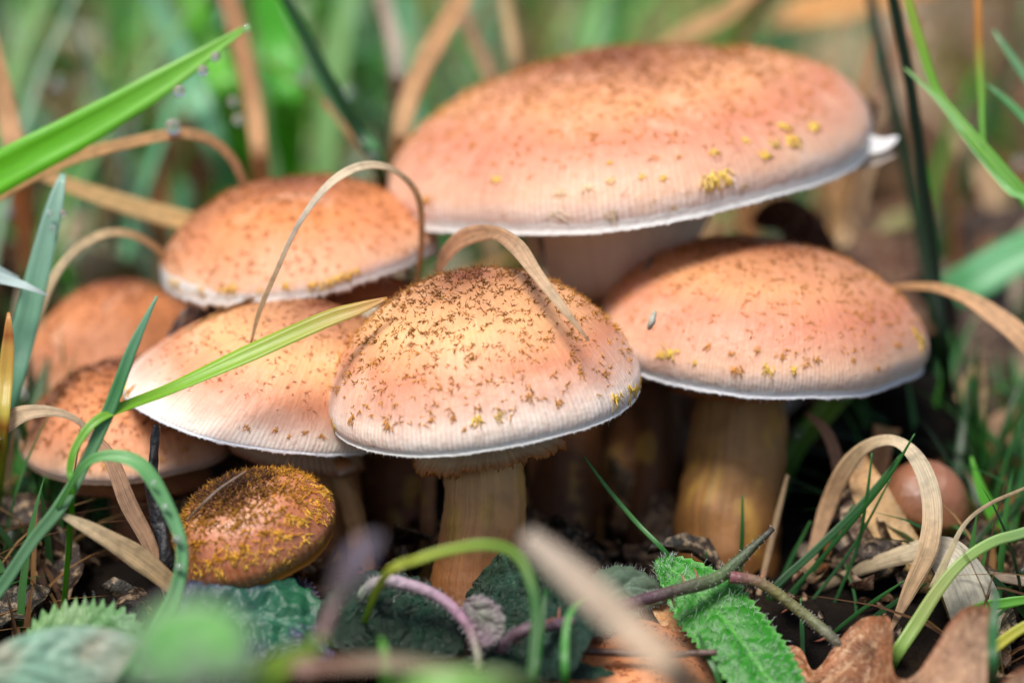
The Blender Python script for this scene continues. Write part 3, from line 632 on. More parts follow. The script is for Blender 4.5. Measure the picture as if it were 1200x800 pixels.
A('grass_leaf', 'pale green blade curling down past the small shaggy mushroom, carrying three drops', [(64, 600, -2.6), (98, 546, -3.0), (130, 534, -3.1), (165, 546, -3.2), (192, 588, -3.3), (212, 640, -3.5), (206, 690, -3.9), (182, 735, -4.6), (150, 795, -5.8), gnd(120, 860)], [6, 9, 15, 20, 22, 17, 20, 22, 24, 20], [(96, 160, 80), (120, 186, 110), (136, 196, 140), (126, 190, 120), (110, 176, 96), (120, 170, 110), (110, 150, 90)], roll=[0, 20, 40, 30, 20, -10, 20, 20], fold=.4, n=70)
A('dry_leaf', 'flat straw leaf slanting down below the stalk joint', [(70, 602, -2.6), (110, 622, -2.5), (160, 652, -2.2), (205, 688, -1.9), (252, 730, -1.5), gnd(272, 756)], [5, 20, 27, 24, 15, 3], [STR, (224, 190, 140), (216, 176, 116), TAN, (206, 160, 96)], 'leaf', mat='dry', roll=15, wav=.06, fold=.15)
A('dry_leaf', 'reddish-brown dry leaf strip standing behind the curled green blade', [(96, 500, -.6), (128, 536, -.9), (150, 590, -1.1), (176, 640, -1.2), (200, 705, -1.2), gnd(212, 740)], [12, 18, 22, 18, 10, 3], [RUST, (176, 112, 80), (196, 140, 104), RUST, (130, 70, 40)], 'leaf', mat='dry', roll=-15)
A('dry_leaf', 'broad curled straw leaf at the speckled low mushroom edge', [gnd(-100, 660), (-40, 540, 0), (0, 500, -.2), (36, 483, -.3), (78, 486, -.2), (112, 512, 0), (134, 552, .1), (150, 610, .2)], [20, 34, 30, 18, 8, 7, 6, 3], [TAN, (186, 140, 84), (196, 150, 96), (220, 190, 150), (226, 200, 170), RUST], 'leaf', mat='dry', roll=[60, 50, 40, 20, 10, 0], n=50)
A('dry_grass_leaf', 'thin pale dry blade arching from the peach cap over the tan cap behind', [(294, 402, .4), (304, 365, .2), (322, 322, 0), (348, 266, -.1), (380, 222, 0), (410, 200, .3), (440, 194, .8), (468, 204, 1.4), (490, 232, 2), (494, 280, 2.6), (488, 340, 3.2), (486, 430, 3.6)], [3, 6, 6, 6, 9, 12, 11, 8, 9, 7, 6, 6], [(240, 206, 156), (236, 200, 146), (232, 224, 210), (252, 236, 206), (252, 234, 196), (240, 206, 150), ORG, (140, 110, 50), DKG], mat='dry', roll=[0, 0, 20, 40, 20, 30, 40], n=80, thick=.03)
A('dry_leaf', 'curled brown dry leaf folded over onto the domed cap in front', [(512, 322, 2.4), (524, 298, 1.8), (545, 279, 1.2), (578, 273, .4), (604, 288, -.6), (628, 320, -1.6), (655, 355, -2.1), (690, 399, -2.42)], [12, 24, 22, 18, 19, 17, 12, 2], [RUST, (196, 120, 70), (206, 140, 90), (210, 150, 100), (206, 160, 120), (220, 180, 140), (226, 196, 160), (190, 140, 100)], 'leaf', mat='dry', roll=[50, 40, 10, 0, 15, 20, 10], wav=.08, n=60, fold=.3)
A('dry_grass_stalk', 'thin dark grass stem before the pale funnel collar', [(630, 262, 3.0), (636, 300, 2.7), (642, 345, 2.4), (650, 420, 2.6)], [7, 8, 7, 7], [(120, 74, 50), (100, 60, 40)], 'grass stem', mat='dry', thick=.08)
A('dry_grass_stalk', 'short broken stem leaning on the pale funnel collar', [(763, 303, 3.2), (756, 318, 3.0), (750, 340, 2.8), (744, 370, 2.8)], [6, 7, 7, 7], [(130, 84, 60), (100, 60, 40)], 'grass stem', mat='dry', thick=.08)
A('dry_grass_leaf', 'tan dry blade springing sideways from the pinkish cap under the broadest one', [(1000, 352, 5.6), (1040, 338, 4.4), (1090, 336, 3.6), (1130, 348, 3.0), (1165, 370, 2.6), (1205, 404, 2.2), (1290, 500, 2), gnd(1340, 700)], [4, 6, 10, 16, 26, 30, 26, 14], [RUST, ORG, (220, 160, 110), (210, 150, 80), (206, 160, 80), TAN], mat='dry', roll=[0, 10, 30, 30, 20, 20])
A('grass_leaf', 'blurred wide green blade behind the sideways tan blade', [gnd(1000, 560), (1090, 372, 11), (1150, 325, 11), (1210, 292, 11), (1300, 260, 11)], [20, 44, 50, 48, 30], [DKG, (70, 150, 60), (110, 190, 130), (96, 190, 110)], roll=20)
A('grass_stalk', 'tall dark green stalk rising right of the broadest cap', [gnd(1112, 560), (1108, 430, 5), (1096, 320, 4.8), (1082, 210, 4.6), (1066, 100, 4.4), (1045, -5, 4.2), (1020, -110, 4)], [11, 11, 12, 13, 14, 14, 8], [(20, 36, 18), (22, 44, 22), (20, 40, 20), (24, 50, 24)], 'grass stalk', thick=.1, roll=20)
A('grass_stalk', 'second dark stalk, more blurred, leaning beside the tall dark green one', [gnd(1100, 540), (1096, 400, 9), (1080, 280, 9), (1058, 170, 9), (1030, 50, 9), (1012, -60, 9)], [12, 13, 16, 15, 14, 10], [(24, 44, 24), (40, 66, 40), (36, 60, 36), (50, 66, 50)], 'grass stalk', thick=.1)
A('grass_leaf', 'grass-green stem slanting down beside a tan-tipped blade', [(1052, -60, 3.4), (1064, 0, 3.3), (1078, 50, 3.2), (1098, 108, 3), (1135, 155, 2.6), (1170, 196, 2.3), (1210, 246, 2), (1290, 370, 1.5), gnd(1370, 640)], [4, 10, 12, 10, 14, 16, 18, 18, 10], [YGR, (120, 180, 50), (110, 176, 60), (96, 170, 70), (120, 190, 70), GRN], fold=.5, roll=15)
A('grass_leaf', 'thin pale green blade running along the slanting green stem', [(1060, 80, 3.0), (1100, 118, 2.8), (1140, 172, 2.5), (1180, 222, 2.1), (1230, 280, 1.8), gnd(1330, 620)], [2, 8, 9, 9, 8, 5], [(160, 206, 130), (120, 190, 110), GRN], roll=30)
A('grass_leaf', 'upright blade with an orange tip and green base on the slanting stem', [(1146, -60, 2.8), (1146, 0, 2.8), (1147, 60, 2.8), (1150, 110, 2.7), (1152, 164, 2.5), (1160, 190, 2.4)], [5, 10, 11, 9, 7, 3], [ORG, ORG, (196, 140, 70), (130, 176, 60), GRN, GRN], mat='green')
A('grass_leaf', 'slim blue-green blade crossing beside the orange-tipped blade', [(1155, 98, 3.6), (1180, 118, 3.5), (1210, 150, 3.4), (1290, 250, 3.2), gnd(1380, 600)], [3, 9, 10, 10, 6], [(110, 176, 110), (90, 160, 90), GRN], roll=20)
A('grass_leaf', 'slim blue-green blade above the crossing one by the orange tip', [(1164, 36, 4.4), (1185, 66, 4.3), (1215, 110, 4.2), (1300, 240, 4), gnd(1400, 560)], [3, 10, 11, 11, 6], [(130, 180, 130), (110, 170, 110), GRN], roll=20)
GB = 'dry blades standing in the blurred grass behind'
A('dry_grass_leaf', 'tall orange dry blade standing behind the tan cap', [gnd(316, 380), (306, 215, 9), (298, 130, 9), (284, 60, 9), (266, -10, 9), (245, -90, 9)], [16, 20, 22, 22, 22, 12], [TAN, (216, 160, 100), ORG, (206, 130, 70)], group=GB, mat='dry')
A('dry_grass_leaf', 'curving orange blade rising from behind the left shoulder of the broadest cap', [gnd(452, 360), (466, 190, 8.5), (476, 130, 8.5), (494, 80, 8.5), (520, 35, 8.5), (548, -15, 8.5), (580, -80, 8.5)], [16, 22, 24, 26, 26, 24, 12], [RUST, ORG, (214, 160, 100), (206, 150, 90), ORG], group=GB, mat='dry', roll=[0, 10, 30, 10])
A('grass_stalk', 'dark green stalk slanting down to the arching dry blade', [(310, -50, 6), (335, 0, 6), (362, 50, 6), (392, 105, 6), (425, 165, 6.2), (455, 230, 6.4), gnd(520, 470)], [8, 14, 15, 15, 14, 13, 10], [(40, 90, 40), (30, 66, 34), (26, 56, 28), (30, 70, 30)], 'grass stalk', thick=.08)
A('grass_leaf', 'green blade hugging the dark slanting stalk', [(350, 40, 6.8), (385, 110, 6.8), (415, 150, 6.8), (450, 205, 6.8), gnd(500, 440)], [4, 14, 15, 12, 8], [(120, 180, 130), (80, 150, 60), (60, 130, 50)], roll=30)
A('dry_grass_leaf', 'short orange blade behind the arching dry blade', [(378, 118, 7.5), (400, 140, 7.5), (425, 172, 7.5), (445, 205, 7.5), gnd(490, 420)], [6, 14, 16, 14, 8], [ORG, (214, 150, 90), TAN], group=GB, mat='dry')
A('dry_grass_leaf', 'reddish thin blade leaning behind the broadest cap', [(535, -10, 13), (552, 40, 13), (570, 80, 13), (584, 130, 13), gnd(600, 270)], [12, 16, 16, 14, 10], [RUST, (160, 90, 60), (150, 80, 50)], group=GB, mat='dry')
A('dry_grass_leaf', 'pale brown upright blade beside the reddish leaning one', [(588, -60, 12), (592, 0, 12), (600, 50, 12), (606, 100, 12), gnd(612, 260)], [8, 13, 14, 14, 10], [TAN, (170, 120, 90), (150, 100, 76)], group=GB, mat='dry')
A('dry_grass_leaf', 'grey-white weathered stem upright in the grass behind', [(440, -40, 12), (452, 10, 12), (464, 60, 12), (466, 120, 12), gnd(468, 280)], [14, 18, 20, 18, 14], [(190, 170, 160), (196, 190, 186), (180, 186, 180), (160, 170, 160)], group=GB, mat='dry')
A('dry_grass_leaf', 'orange dry blade half hidden by the wide green blade foot', [(-16, 20, 6), (0, 90, 6), (12, 150, 6), (24, 215, 6), gnd(40, 430)], [12, 22, 26, 24, 14], [ORG, (210, 140, 96), (214, 150, 110), ORG], group=GB, mat='dry')
A('dry_grass_leaf', 'orange dry leaf tip above the broadest cap', [(760, 64, 15), (800, 42, 15), (850, 18, 15), (900, -10, 15), gnd(700, 330)][::-1], [10, 16, 26, 26, 5], [TAN, ORG, (214, 150, 70), ORG], group=GB, mat='dry', roll=20)
A('dry_leaf', 'broad orange-brown fallen leaf blurred above the broadest cap', [(900, 30, 22), (940, 14, 22), (1000, 2, 22), (1060, -12, 22), (1130, -30, 24)], [8, 40, 46, 40, 14], [ORG, (200, 140, 70), (190, 130, 60), TAN], 'leaf', group=GB, mat='litter', roll=20)
A('dry_grass_leaf', 'brownish blade leaning towards the tall dark green stalk', [(1075, 20, 10), (1052, 70, 10), (1030, 110, 10), (1012, 150, 10), gnd(980, 330)], [12, 20, 20, 16, 10], [RUST, (190, 130, 96), (186, 120, 80), RUST], group=GB, mat='dry')
A('grass_leaf', 'blurred bright green blade behind the tip of the wide green one', [(205, -70, 13), (225, 0, 13), (250, 70, 13), (275, 140, 13), gnd(320, 330)], [16, 34, 38, 34, 16], [(120, 200, 60), (110, 196, 70), (120, 200, 100), GRN], roll=10)
A('grass_leaf', 'second blurred green blade near the tall orange dry one', [(300, -60, 15), (316, 10, 15), (330, 70, 15), (336, 150, 15), gnd(340, 300)], [16, 40, 44, 40, 16], [(90, 190, 50), (100, 200, 60), (110, 190, 60), GRN], roll=0)
A('grass_leaf', 'pale blurred blade leaning over the wide green one', [(160, -40, 16), (200, 40, 16), (230, 110, 16), (262, 200, 16), gnd(300, 330)], [12, 30, 34, 26, 14], [(150, 206, 160), (140, 210, 170), (120, 196, 150)], roll=15)

# right-hand lower corner
A('dry_grass_leaf', 'curled pale straw blade hooking over the smooth brown mushroom', [gnd(940, 690), (968, 600, 1.4), (992, 548, 1.0), (1020, 521, .5), (1052, 518, 0), (1078, 544, -.4), (1092, 590, -.7), (1088, 640, -1.0), (1066, 690, -1.1), (1041, 744, -1.2)], [10, 20, 22, 16, 14, 20, 24, 26, 18, 2], [(150, 96, 50), (170, 110, 60), (196, 140, 84), (216, 180, 130), (232, 214, 180), (236, 220, 190), (216, 180, 136), (206, 160, 110), (170, 110, 66)], mat='dry', roll=[20, 20, 10, 20, 30, 10, 0, 15, 10], n=70, wav=.05, thick=.03)
A('dry_leaf', 'broad tan dead leaf strip behind the curled straw blade', [(1000, 530, 1.8), (1018, 575, 1.4), (1040, 615, 1.0), (1068, 655, .6), gnd(1090, 700)], [22, 44, 46, 40, 20], [(190, 140, 90), (206, 164, 110), (210, 170, 116), TAN], 'leaf', mat='litter', roll=15)
A('dry_leaf', 'torn brown leaf with ragged top behind the smooth brown mushroom', [(1040, 500, 3.6), (1034, 520, 3.5), (1026, 545, 3.4), (1004, 590, 3.2), (975, 640, 3), gnd(960, 680)], [34, 28, 30, 40, 40, 20], [(190, 140, 90), (170, 110, 60), (150, 90, 46), (120, 70, 36)], 'leaf', mat='litter', roll=10, wav=.1)
A('dry_leaf', 'dark red-brown leaf sliver below the pinkish cap edge', [(945, 484, 2.4), (965, 502, 2.4), (978, 530, 2.4), (982, 565, 2.5), gnd(985, 640)], [4, 14, 16, 12, 8], [(176, 90, 40), (150, 70, 30), (120, 56, 26)], 'leaf', mat='dry', roll=20)
A('dry_leaf', 'bent silver-grey dead leaf folding over and hanging beside the oak leaf', [gnd(960, 690), (1000, 670, .6), (1040, 655, .2), (1085, 643, -.2), (1112, 650, -.7), (1136, 690, -1.0), (1152, 740, -1.1), (1165, 790, -1.1), (1170, 830, -1.1)], [10, 14, 20, 30, 52, 66, 64, 54, 22], [(150, 124, 96), (196, 170, 130), (206, 186, 150), (216, 206, 180), (214, 214, 200), (196, 196, 180), (186, 180, 150), (190, 160, 110)], 'leaf', mat='dry', roll=[0, 10, 20, 30, 25, 15, 20, 25], fold=-.2, n=70)
A('grass_stalk', 'pale green grass stalk slanting into the oak leaf', [(1280, 590, -1.2), (1205, 622, -1.5), (1165, 634, -1.6), (1130, 656, -1.7), (1100, 690, -1.8), (1074, 730, -1.9), (1048, 770, -2.0), gnd(1035, 800)], [10, 13, 13, 13, 15, 17, 16, 10], [(130, 170, 110), (150, 190, 120), (160, 196, 110), (176, 190, 110), (150, 190, 90), (120, 180, 90)], 'grass stalk', thick=.12, fold=.5)
A('dry_grass_stalk', 'wiry pale bent stem meeting the slanting green stalk', [(1290, 530, -.6), (1200, 572, -.9), (1160, 590, -1.1), (1132, 612, -1.3), (1114, 645, -1.6), (1094, 690, -1.75)], [3, 4, 5, 5, 7, 12], [(190, 170, 110), (200, 184, 130), (176, 140, 100), (206, 190, 150), (190, 180, 130)], 'grass stem', mat='dry', thick=.05)
A('dry_grass_stalk', 'dry hairy stem poking out beyond the bent grey leaf', [(1100, 668, .2), (1150, 673, 0), (1200, 681, -.2), (1290, 700, -.4), gnd(1360, 760)], [8, 10, 12, 12, 6], [(150, 110, 100), (206, 190, 170), (196, 160, 110)], 'grass stem', mat='dry', thick=.09)
A('grass_leaf', 'out-of-focus green blade right of the smooth brown mushroom', [(1138, 535, 2.5), (1152, 580, 2.4), (1180, 630, 2.4), (1215, 690, 2.4), gnd(1260, 760)], [3, 14, 22, 24, 12], [(110, 190, 60), (90, 180, 50), (80, 170, 50), GRN], roll=20)
A('grass_leaf', 'yellowish blade at the foot of the bent grey leaf', [(1230, 720, -2.6), (1190, 740, -2.6), (1150, 772, -2.6), (1120, 800, -2.6), gnd(1090, 830)], [10, 13, 13, 12, 8], [(190, 200, 80), (206, 200, 70), YGR, GRN])
A('grass_leaf', 'dark blurred upright blade before the bent grey leaf', [(1168, 690, -5), (1164, 730, -5.2), (1163, 790, -5.6), gnd(1162, 860)], [4, 12, 12, 10], [(60, 120, 70), (50, 110, 60), (50, 110, 60)])
A('grass_leaf', 'short green blade behind the yellowish one', [(1220, 700, -1.6), (1180, 706, -1.6), (1140, 716, -1.5), gnd(1110, 760)], [8, 13, 12, 8], [(110, 180, 60), (96, 170, 60), GRN])
NG = 'fine green grass needles beside the thick stem'
for k, (pts, w) in enumerate([([(1056, 532, .6), (1010, 590, .5), (958, 642, .4), (905, 692, .3)], 9), ([(1072, 508, -.6), (1040, 560, -.4), (985, 628, 0), (930, 690, .4), (880, 745, .6)], 5), ([(1022, 530, 0), (1016, 580, 0), (1005, 640, .2), (985, 690, .4), (962, 745, .6)], 4),
        ([(1060, 680, -.9), (1030, 700, -.7), (1000, 722, -.5), (975, 745, -.3)], 5), ([(1086, 683, -.7), (1050, 705, -.6), (1010, 735, -.4)], 6), ([(870, 580, .6), (870, 620, .6), (868, 660, .7), (866, 700, .8)], 5), ([(990, 660, .4), (1002, 700, .2), (1004, 745, .1)], 4),
        ([(1000, 590, .8), (960, 660, .9), (900, 730, 1)], 5), ([(1030, 630, 1.4), (1000, 690, 1.4), (960, 760, 1.2)], 4), ([(938, 700, -1), (940, 740, -1.1), (941, 780, -1.2)], 6), ([(828, 645, .4), (828, 670, .5), (830, 700, .6)], 5), ([(950, 610, 1.6), (925, 660, 1.6), (900, 720, 1.6)], 6), ([(1044, 560, .2), (1000, 640, .4), (940, 720, .5)], 4)]):
    e = P(*pts[-1]); e2 = e + np.array([0, 0, min(-.4, float(ground_z(e[0], e[1])) - e[2])])
    A('grass_needle', 'fine dark green grass needle beside the thick stem', pts + [e2], [2] + [w] * len(pts), [(60, 120, 50), (40, 96, 40), (50, 100, 50), (30, 60, 26)], group=NG, thick=.04)
A('grass_leaf', 'thin green blade slanting through the dark hollow to the hairy leaf', [(684, 534, -.3), (712, 572, -.4), (746, 612, -.6), (784, 652, -.8), gnd(812, 700)], [2, 5, 6, 6, 4], [(70, 140, 60), (60, 126, 56), (70, 130, 70)], thick=.05)
A('dry_grass_stalk', 'slender tan stem leaning before the thick right stem', [(923, 556, 1.6), (912, 600, 1.5), (900, 650, 1.4), gnd(888, 700)], [4, 7, 7, 6], [(150, 110, 60), (140, 100, 54)], 'grass stem', mat='dry', thick=.06)
A('grass_leaf', 'yellow-green blade looped in front of the yellow front stem', [gnd(415, 760), (450, 676, -5), (490, 655, -5), (530, 643, -5), (572, 638, -5), (606, 650, -5), (624, 688, -5.2), (628, 730, -5.4), (622, 800, -5.8)], [6, 10, 13, 13, 14, 14, 13, 12, 10], [(96, 140, 50), (130, 170, 60), (180, 196, 80), (196, 204, 80), (150, 180, 70), (60, 120, 46), (50, 110, 40)], roll=0)
A('dead_leaf', 'blurred tan dead blade lying right across the foreground leaves', [(616, 626, -12), (650, 655, -12.2), (700, 700, -12.4), (750, 748, -12.7), (800, 795, -13), gnd(860, 850)], [20, 38, 42, 44, 44, 20], [(206, 190, 180), (216, 180, 146), (212, 164, 110), (200, 140, 74), (196, 130, 66)], 'leaf', mat='dry', roll=20, fold=.1, n=40)
A('dead_leaf', 'curling brown dead leaf on the low orange-brown cap', [(762, 700, -.6), (778, 716, -.7), (792, 734, -.9), (806, 752, -1.0), gnd(826, 790)], [14, 30, 34, 26, 8], [(206, 160, 110), (190, 130, 80), (150, 90, 50)], 'leaf', mat='litter', roll=30)
A('grass_leaf', 'short green blade curling in front of the bramble stem', [(690, 700, -4.5), (672, 712, -4.6), (663, 740, -4.8), (662, 800, -5), gnd(664, 850)], [3, 7, 9, 9, 6], [(100, 170, 80), (80, 160, 70), (70, 150, 60)])
A('grass_leaf', 'green blade in front of the dark stick, beside the curling one', [(640, 690, -4), (634, 740, -4.4), (625, 800, -4.8), gnd(620, 850)], [3, 9, 10, 6], [(50, 110, 40), (60, 130, 50), (60, 130, 50)])
A('grass_leaf', 'small blurred green shoot amid the dark wet leaves', [(446, 746, -7), (452, 770, -7.2), (452, 800, -7.4), gnd(452, 860)], [4, 12, 14, 10], [(110, 176, 70), (90, 170, 60), (80, 160, 60)])
A('grass_leaf', 'thin green blade below the hairy bright leaf', [(818, 740, -2.4), (828, 766, -2.5), (842, 796, -2.7), gnd(850, 850)], [3, 7, 7, 5], [(60, 120, 50), (50, 110, 40)])

# blurred shoots close to the lens along the lower edge
FG = 'blurred leafy shoots in the very front'
for k, (lab, pts, w, cols) in enumerate([
        ('blurred rosy-stemmed shoot crossing before the dark wet leaves', [gnd(260, 870), (330, 790, -11), (400, 780, -11), (460, 776, -11), (540, 788, -11), (620, 800, -11), gnd(680, 860)], [12, 16, 18, 20, 16, 14, 8], [(130, 120, 80), (170, 140, 120), (180, 130, 120), (120, 150, 90), (90, 150, 60), (80, 150, 50)]),
        ('blurred lime-green leaf in the front, below the purple-tinged leaf', [gnd(330, 860), (300, 800, -11.5), (325, 782, -11.4), (356, 762, -11.3), (384, 748, -11.2)], [30, 40, 42, 28, 6], [GRN, (130, 190, 60), (150, 200, 70), (160, 190, 80)]),
        ('blurred pale green leaf lying at the front beside the rosy shoot', [gnd(420, 870), (470, 812, -12), (530, 802, -12), (590, 806, -12), gnd(640, 860)], [20, 34, 34, 26, 8], [(130, 190, 80), (150, 200, 110), (150, 200, 110), GRN]),
        ('blurred yellowish stem rising at the front between the leaf clumps', [gnd(360, 860), (368, 770, -10), (384, 725, -9.6), (396, 700, -9.4), (404, 684, -9.4)], [10, 14, 12, 12, 6], [(150, 130, 60), (180, 150, 90), (160, 120, 100), (150, 126, 126)]),
        ('blurred violet-grey bud above the yellowish front stem', [(388, 706, -13), (402, 684, -13), (416, 660, -13), (430, 640, -13), (446, 628, -13)], [12, 30, 36, 30, 8], [(110, 96, 90), (104, 92, 96), (120, 110, 126), (104, 94, 106)])]):
    A('foreground_shoot', lab, pts, w, cols, 'plant shoot', FG, roll=20, fold=.3)

# ------------------------------------------------------------------ leaves with teeth and veins
def leaf(name, label, pts, hw, cols, teeth=0, tdepth=.12, veins=8, mat='leaf', side=None, roll=0, cup=.2, relief=.05, n=90, nac=25, prof=None, hairs=None, group=None, cat='leaf', fold=.15, thick=.03, edge=None, seed=0, crinkle=.03, veincol=None, tone2=None):
    """pts spine (px,py,d); hw half width in photograph pixels; own outline, teeth, raised panels between veins"""
    Q = np.array([p if isinstance(p, np.ndarray) else P(*p) for p in pts]); path = spline(Q, n); t_ = np.linspace(0, 1, n)
    pr = prof(t_) if prof else np.sin(np.pi * np.clip(t_, 0, 1) ** .85) ** .7
    w = hw * pxs(0) * np.maximum(pr, .015)
    wl, wr = w.copy(), w.copy()
    if teeth:
        saw = (t_ * teeth) % 1.0; jag = np.where(saw < .75, saw / .75, (1 - saw) / .25)
        wl = w * (1 - tdepth + tdepth * 1.6 * jag); wr = w * (1 - tdepth + tdepth * 1.6 * np.roll(jag, 2))
    if prof is None or not hasattr(prof, 'two'): HW = np.c_[wl, wr]
    else:
        a_, b_ = prof.two(t_); HW = np.c_[a_, b_] * hw * pxs(0)
    def rel(A_, T_, AL_):
        ph = T_ * veins - np.abs(A_) * 1.1
        ridge = np.abs(np.sin(np.pi * ph)) ** .6
        return relief * (ridge - .5) * (1 - np.abs(A_) ** 4) * (np.abs(A_) > .02) + crinkle * wob(A_ * 3, T_ * 9, 0 * A_, seed, 2.2) + .4 * crinkle * wob(A_ * 12, T_ * 36, 0 * A_, seed + 1, 2.2)
    V, F, at = ribbon(path, HW, roll, fold, thick, nac, [(i / max(1, len(cols) - 1), lin(c)) for i, c in enumerate(cols)], relief=rel, seed=seed, side=side, droop=cup, keep_roll=True)
    C = at['col'].copy(); ac = np.abs(at['ac']); T_ = at['al'] / at['al'].max()
    if tone2 is not None:
        q = np.clip(wob(V[:, 0], V[:, 1], V[:, 2], seed + 9, 1.5) * 1.3 + .2, 0, 1)[:, None]; C = C * (1 - q) + np.array(lin(tone2)) * q
    if veincol is not None:
        v = np.maximum(np.exp(-(ac / .05) ** 2), .8 * np.exp(-((np.abs(((T_ * veins - ac * 1.1 + .5) % 1) - .5)) / .07) ** 2) * (1 - ac))[:, None]
        C = C * (1 - v * .7) + np.array(lin(veincol)) * v * .7
    if edge is not None:
        q = np.clip((ac - .86) / .12, 0, 1)[:, None]; C = C * (1 - q) + np.array(lin(edge)) * q
    at['col'] = C
    root = mesh(name, V, F, M[mat], None, None, at); tag(root, label, cat, group)
    if hairs:
        cnt, ln, hc, on = hairs; r = np.random.default_rng(seed + 4); k = 2 * nac
        G = V.reshape(n, k, 3); ti = r.integers(2, n - 2, cnt)
        if on == 'edge': ai = np.where(r.random(cnt) < .5, 0, nac - 1)
        else: ai = r.integers(0, nac, cnt)
        p = G[ti, ai]; T = nrm(np.gradient(path, axis=0))[ti]; out = nrm(G[ti, np.where(ai < nac / 2, 0, nac - 1)] - path[ti])
        nn = nrm(np.cross(G[ti, nac - 1] - G[ti, 0], T)); nn = np.where((nn * (CAM - p)).sum(1, keepdims=True) < 0, -nn, nn)
        dr = out * (1.0 if on == 'edge' else .1) + nn * (.3 if on == 'edge' else 1.0) + T * .25 + r.normal(size=(cnt, 3)) * .25
        Vh, Fh, ah = spikes(p, dr, ln * r.uniform(.5, 1.2, cnt), ln * .03, np.tile(np.array(lin(hc)), (cnt, 1)), .3, seed)
        b = np.array([V[:, 0].mean(), V[:, 1].mean(), V[:, 2].min()])
        mesh('hairs', Vh, Fh, M['hair'], root, b, ah, kind='stuff')
    return root
upv = np.array([0, .35, 1.0])
leaf('bramble_leaf', 'bright green hairy leaf with toothed edge hanging beside the forked bramble stem', [(768, 656, -.8), (800, 676, -1.2), (835, 710, -1.7), (868, 750, -2.2), (900, 792, -2.7), (935, 840, -3.2)], 44, [(48, 132, 30), (44, 126, 26), (40, 122, 24), (44, 122, 28)], 26, .10, 11, roll=-20, relief=.03, hairs=(650, .22, (214, 230, 214), 'top'), edge=(110, 180, 90), seed=1, prof=lambda t: np.clip(t * 3.2, 0, 1) ** .6 * (1 - .5 * np.clip((t - .6) / .4, 0, 1) ** 2), veincol=(90, 170, 60))
leaf('bramble_leaf', 'dark wet wrinkled leaf below the yellow front stem, glossy with speckles', [(372, 742, -2.9), (410, 728, -2.7), (450, 722, -2.5), (500, 736, -2.6), (540, 768, -3)], 58, [(18, 46, 24), (14, 40, 22), (16, 40, 26)], 18, .06, 7, 'wetleaf', roll=-20, relief=.13, seed=2, crinkle=.07, tone2=(22, 56, 38))
leaf('bramble_leaf', 'dark green leaf with a brown bitten tip leaning against the front stem', [(590, 648, -1.5), (600, 680, -2.0), (620, 716, -2.6), (645, 752, -3.2), (668, 790, -3.8)], 82, [(24, 46, 22), (18, 46, 26), (18, 48, 30), (20, 50, 36)], 18, .07, 6, 'wetleaf', roll=10, relief=.10, seed=3, crinkle=.05, tone2=(22, 54, 40), veincol=(50, 84, 66))
leaf('bramble_leaf', 'grey-green downy leaf running back under the blurred tan blade', [(650, 742, -2.4), (700, 708, -1.4), (735, 688, -.9), (790, 700, -.6)], 40, [(60, 90, 70), (80, 104, 84), (96, 110, 90)], 16, .07, 6, 'leaf', roll=-30, relief=.07, seed=4, hairs=(260, .09, (200, 206, 200), 'edge'), veincol=(130, 150, 130))
leaf('bramble_leaf', 'purple-and-teal wrinkled leaf pressed under the small shaggy mushroom', [(190, 752, -3.0), (236, 728, -2.7), (290, 720, -2.6), (342, 732, -2.7), (390, 772, -3.0)], 62, [(70, 60, 100), (44, 84, 76), (34, 92, 62), (30, 80, 50)], 16, .07, 6, 'leaf', roll=-25, relief=.10, seed=5, crinkle=.08, tone2=(64, 56, 98), veincol=(70, 120, 96), hairs=(900, .06, (150, 186, 176), 'top'))
leaf('bramble_leaf', 'small dark serrated leaf tip folded beside the small shaggy mushroom', [(318, 706, -1.8), (336, 694, -1.7), (356, 694, -1.7), (376, 712, -1.8)], 16, [(70, 58, 80), (76, 66, 84), (80, 70, 80)], 14, .3, 4, 'leaf', roll=10, relief=.03, seed=6)
leaf('bramble_leaf', 'light green spiny-edged leaf at the foot of the blue-green stalk', [(30, 756, -3.2), (62, 742, -3.1), (100, 738, -3.1), (140, 738, -3.2), (172, 752, -3.4)], 34, [(92, 140, 72), (100, 146, 80), (98, 142, 88), (92, 132, 92)], 15, .26, 6, 'leaf', roll=-10, relief=.05, seed=7, hairs=(60, .1, (220, 226, 214), 'edge'), tone2=(140, 170, 120))
leaf('bramble_leaf', 'soft grey-green leaf in front of the spiny-edged one', [(-40, 790, -6), (30, 776, -5.8), (90, 768, -5.6), (150, 772, -5.6), (210, 792, -6)], 34, [(120, 160, 130), (126, 164, 140), (130, 150, 130), (110, 140, 120)], 0, 0, 6, 'leaf', roll=-15, relief=.06, seed=8, tone2=(150, 140, 120))
leaf('bramble_leaf', 'blurred round leaf, purple above and green below, in the very front', [(158, 800, -17), (186, 772, -17), (224, 756, -17), (262, 764, -17), (292, 796, -17)], 40, [(120, 130, 120), (100, 166, 84), (104, 176, 80), (130, 130, 130)], 0, 0, 5, 'leaf', roll=-10, relief=.05, seed=9, edge=(150, 120, 146), tone2=(130, 126, 130))
leaf('bramble_leaf', 'small downy folded leaf at the end of the arched hairy stalk', [(544, 704, -3.0), (558, 716, -3.1), (572, 734, -3.2), (566, 760, -3.3)], 22, [(130, 140, 120), (110, 136, 96), (100, 120, 86)], 10, .1, 4, 'leaf', roll=20, relief=.05, seed=10, hairs=(160, .07, (226, 226, 226), 'edge'), tone2=(140, 110, 130))
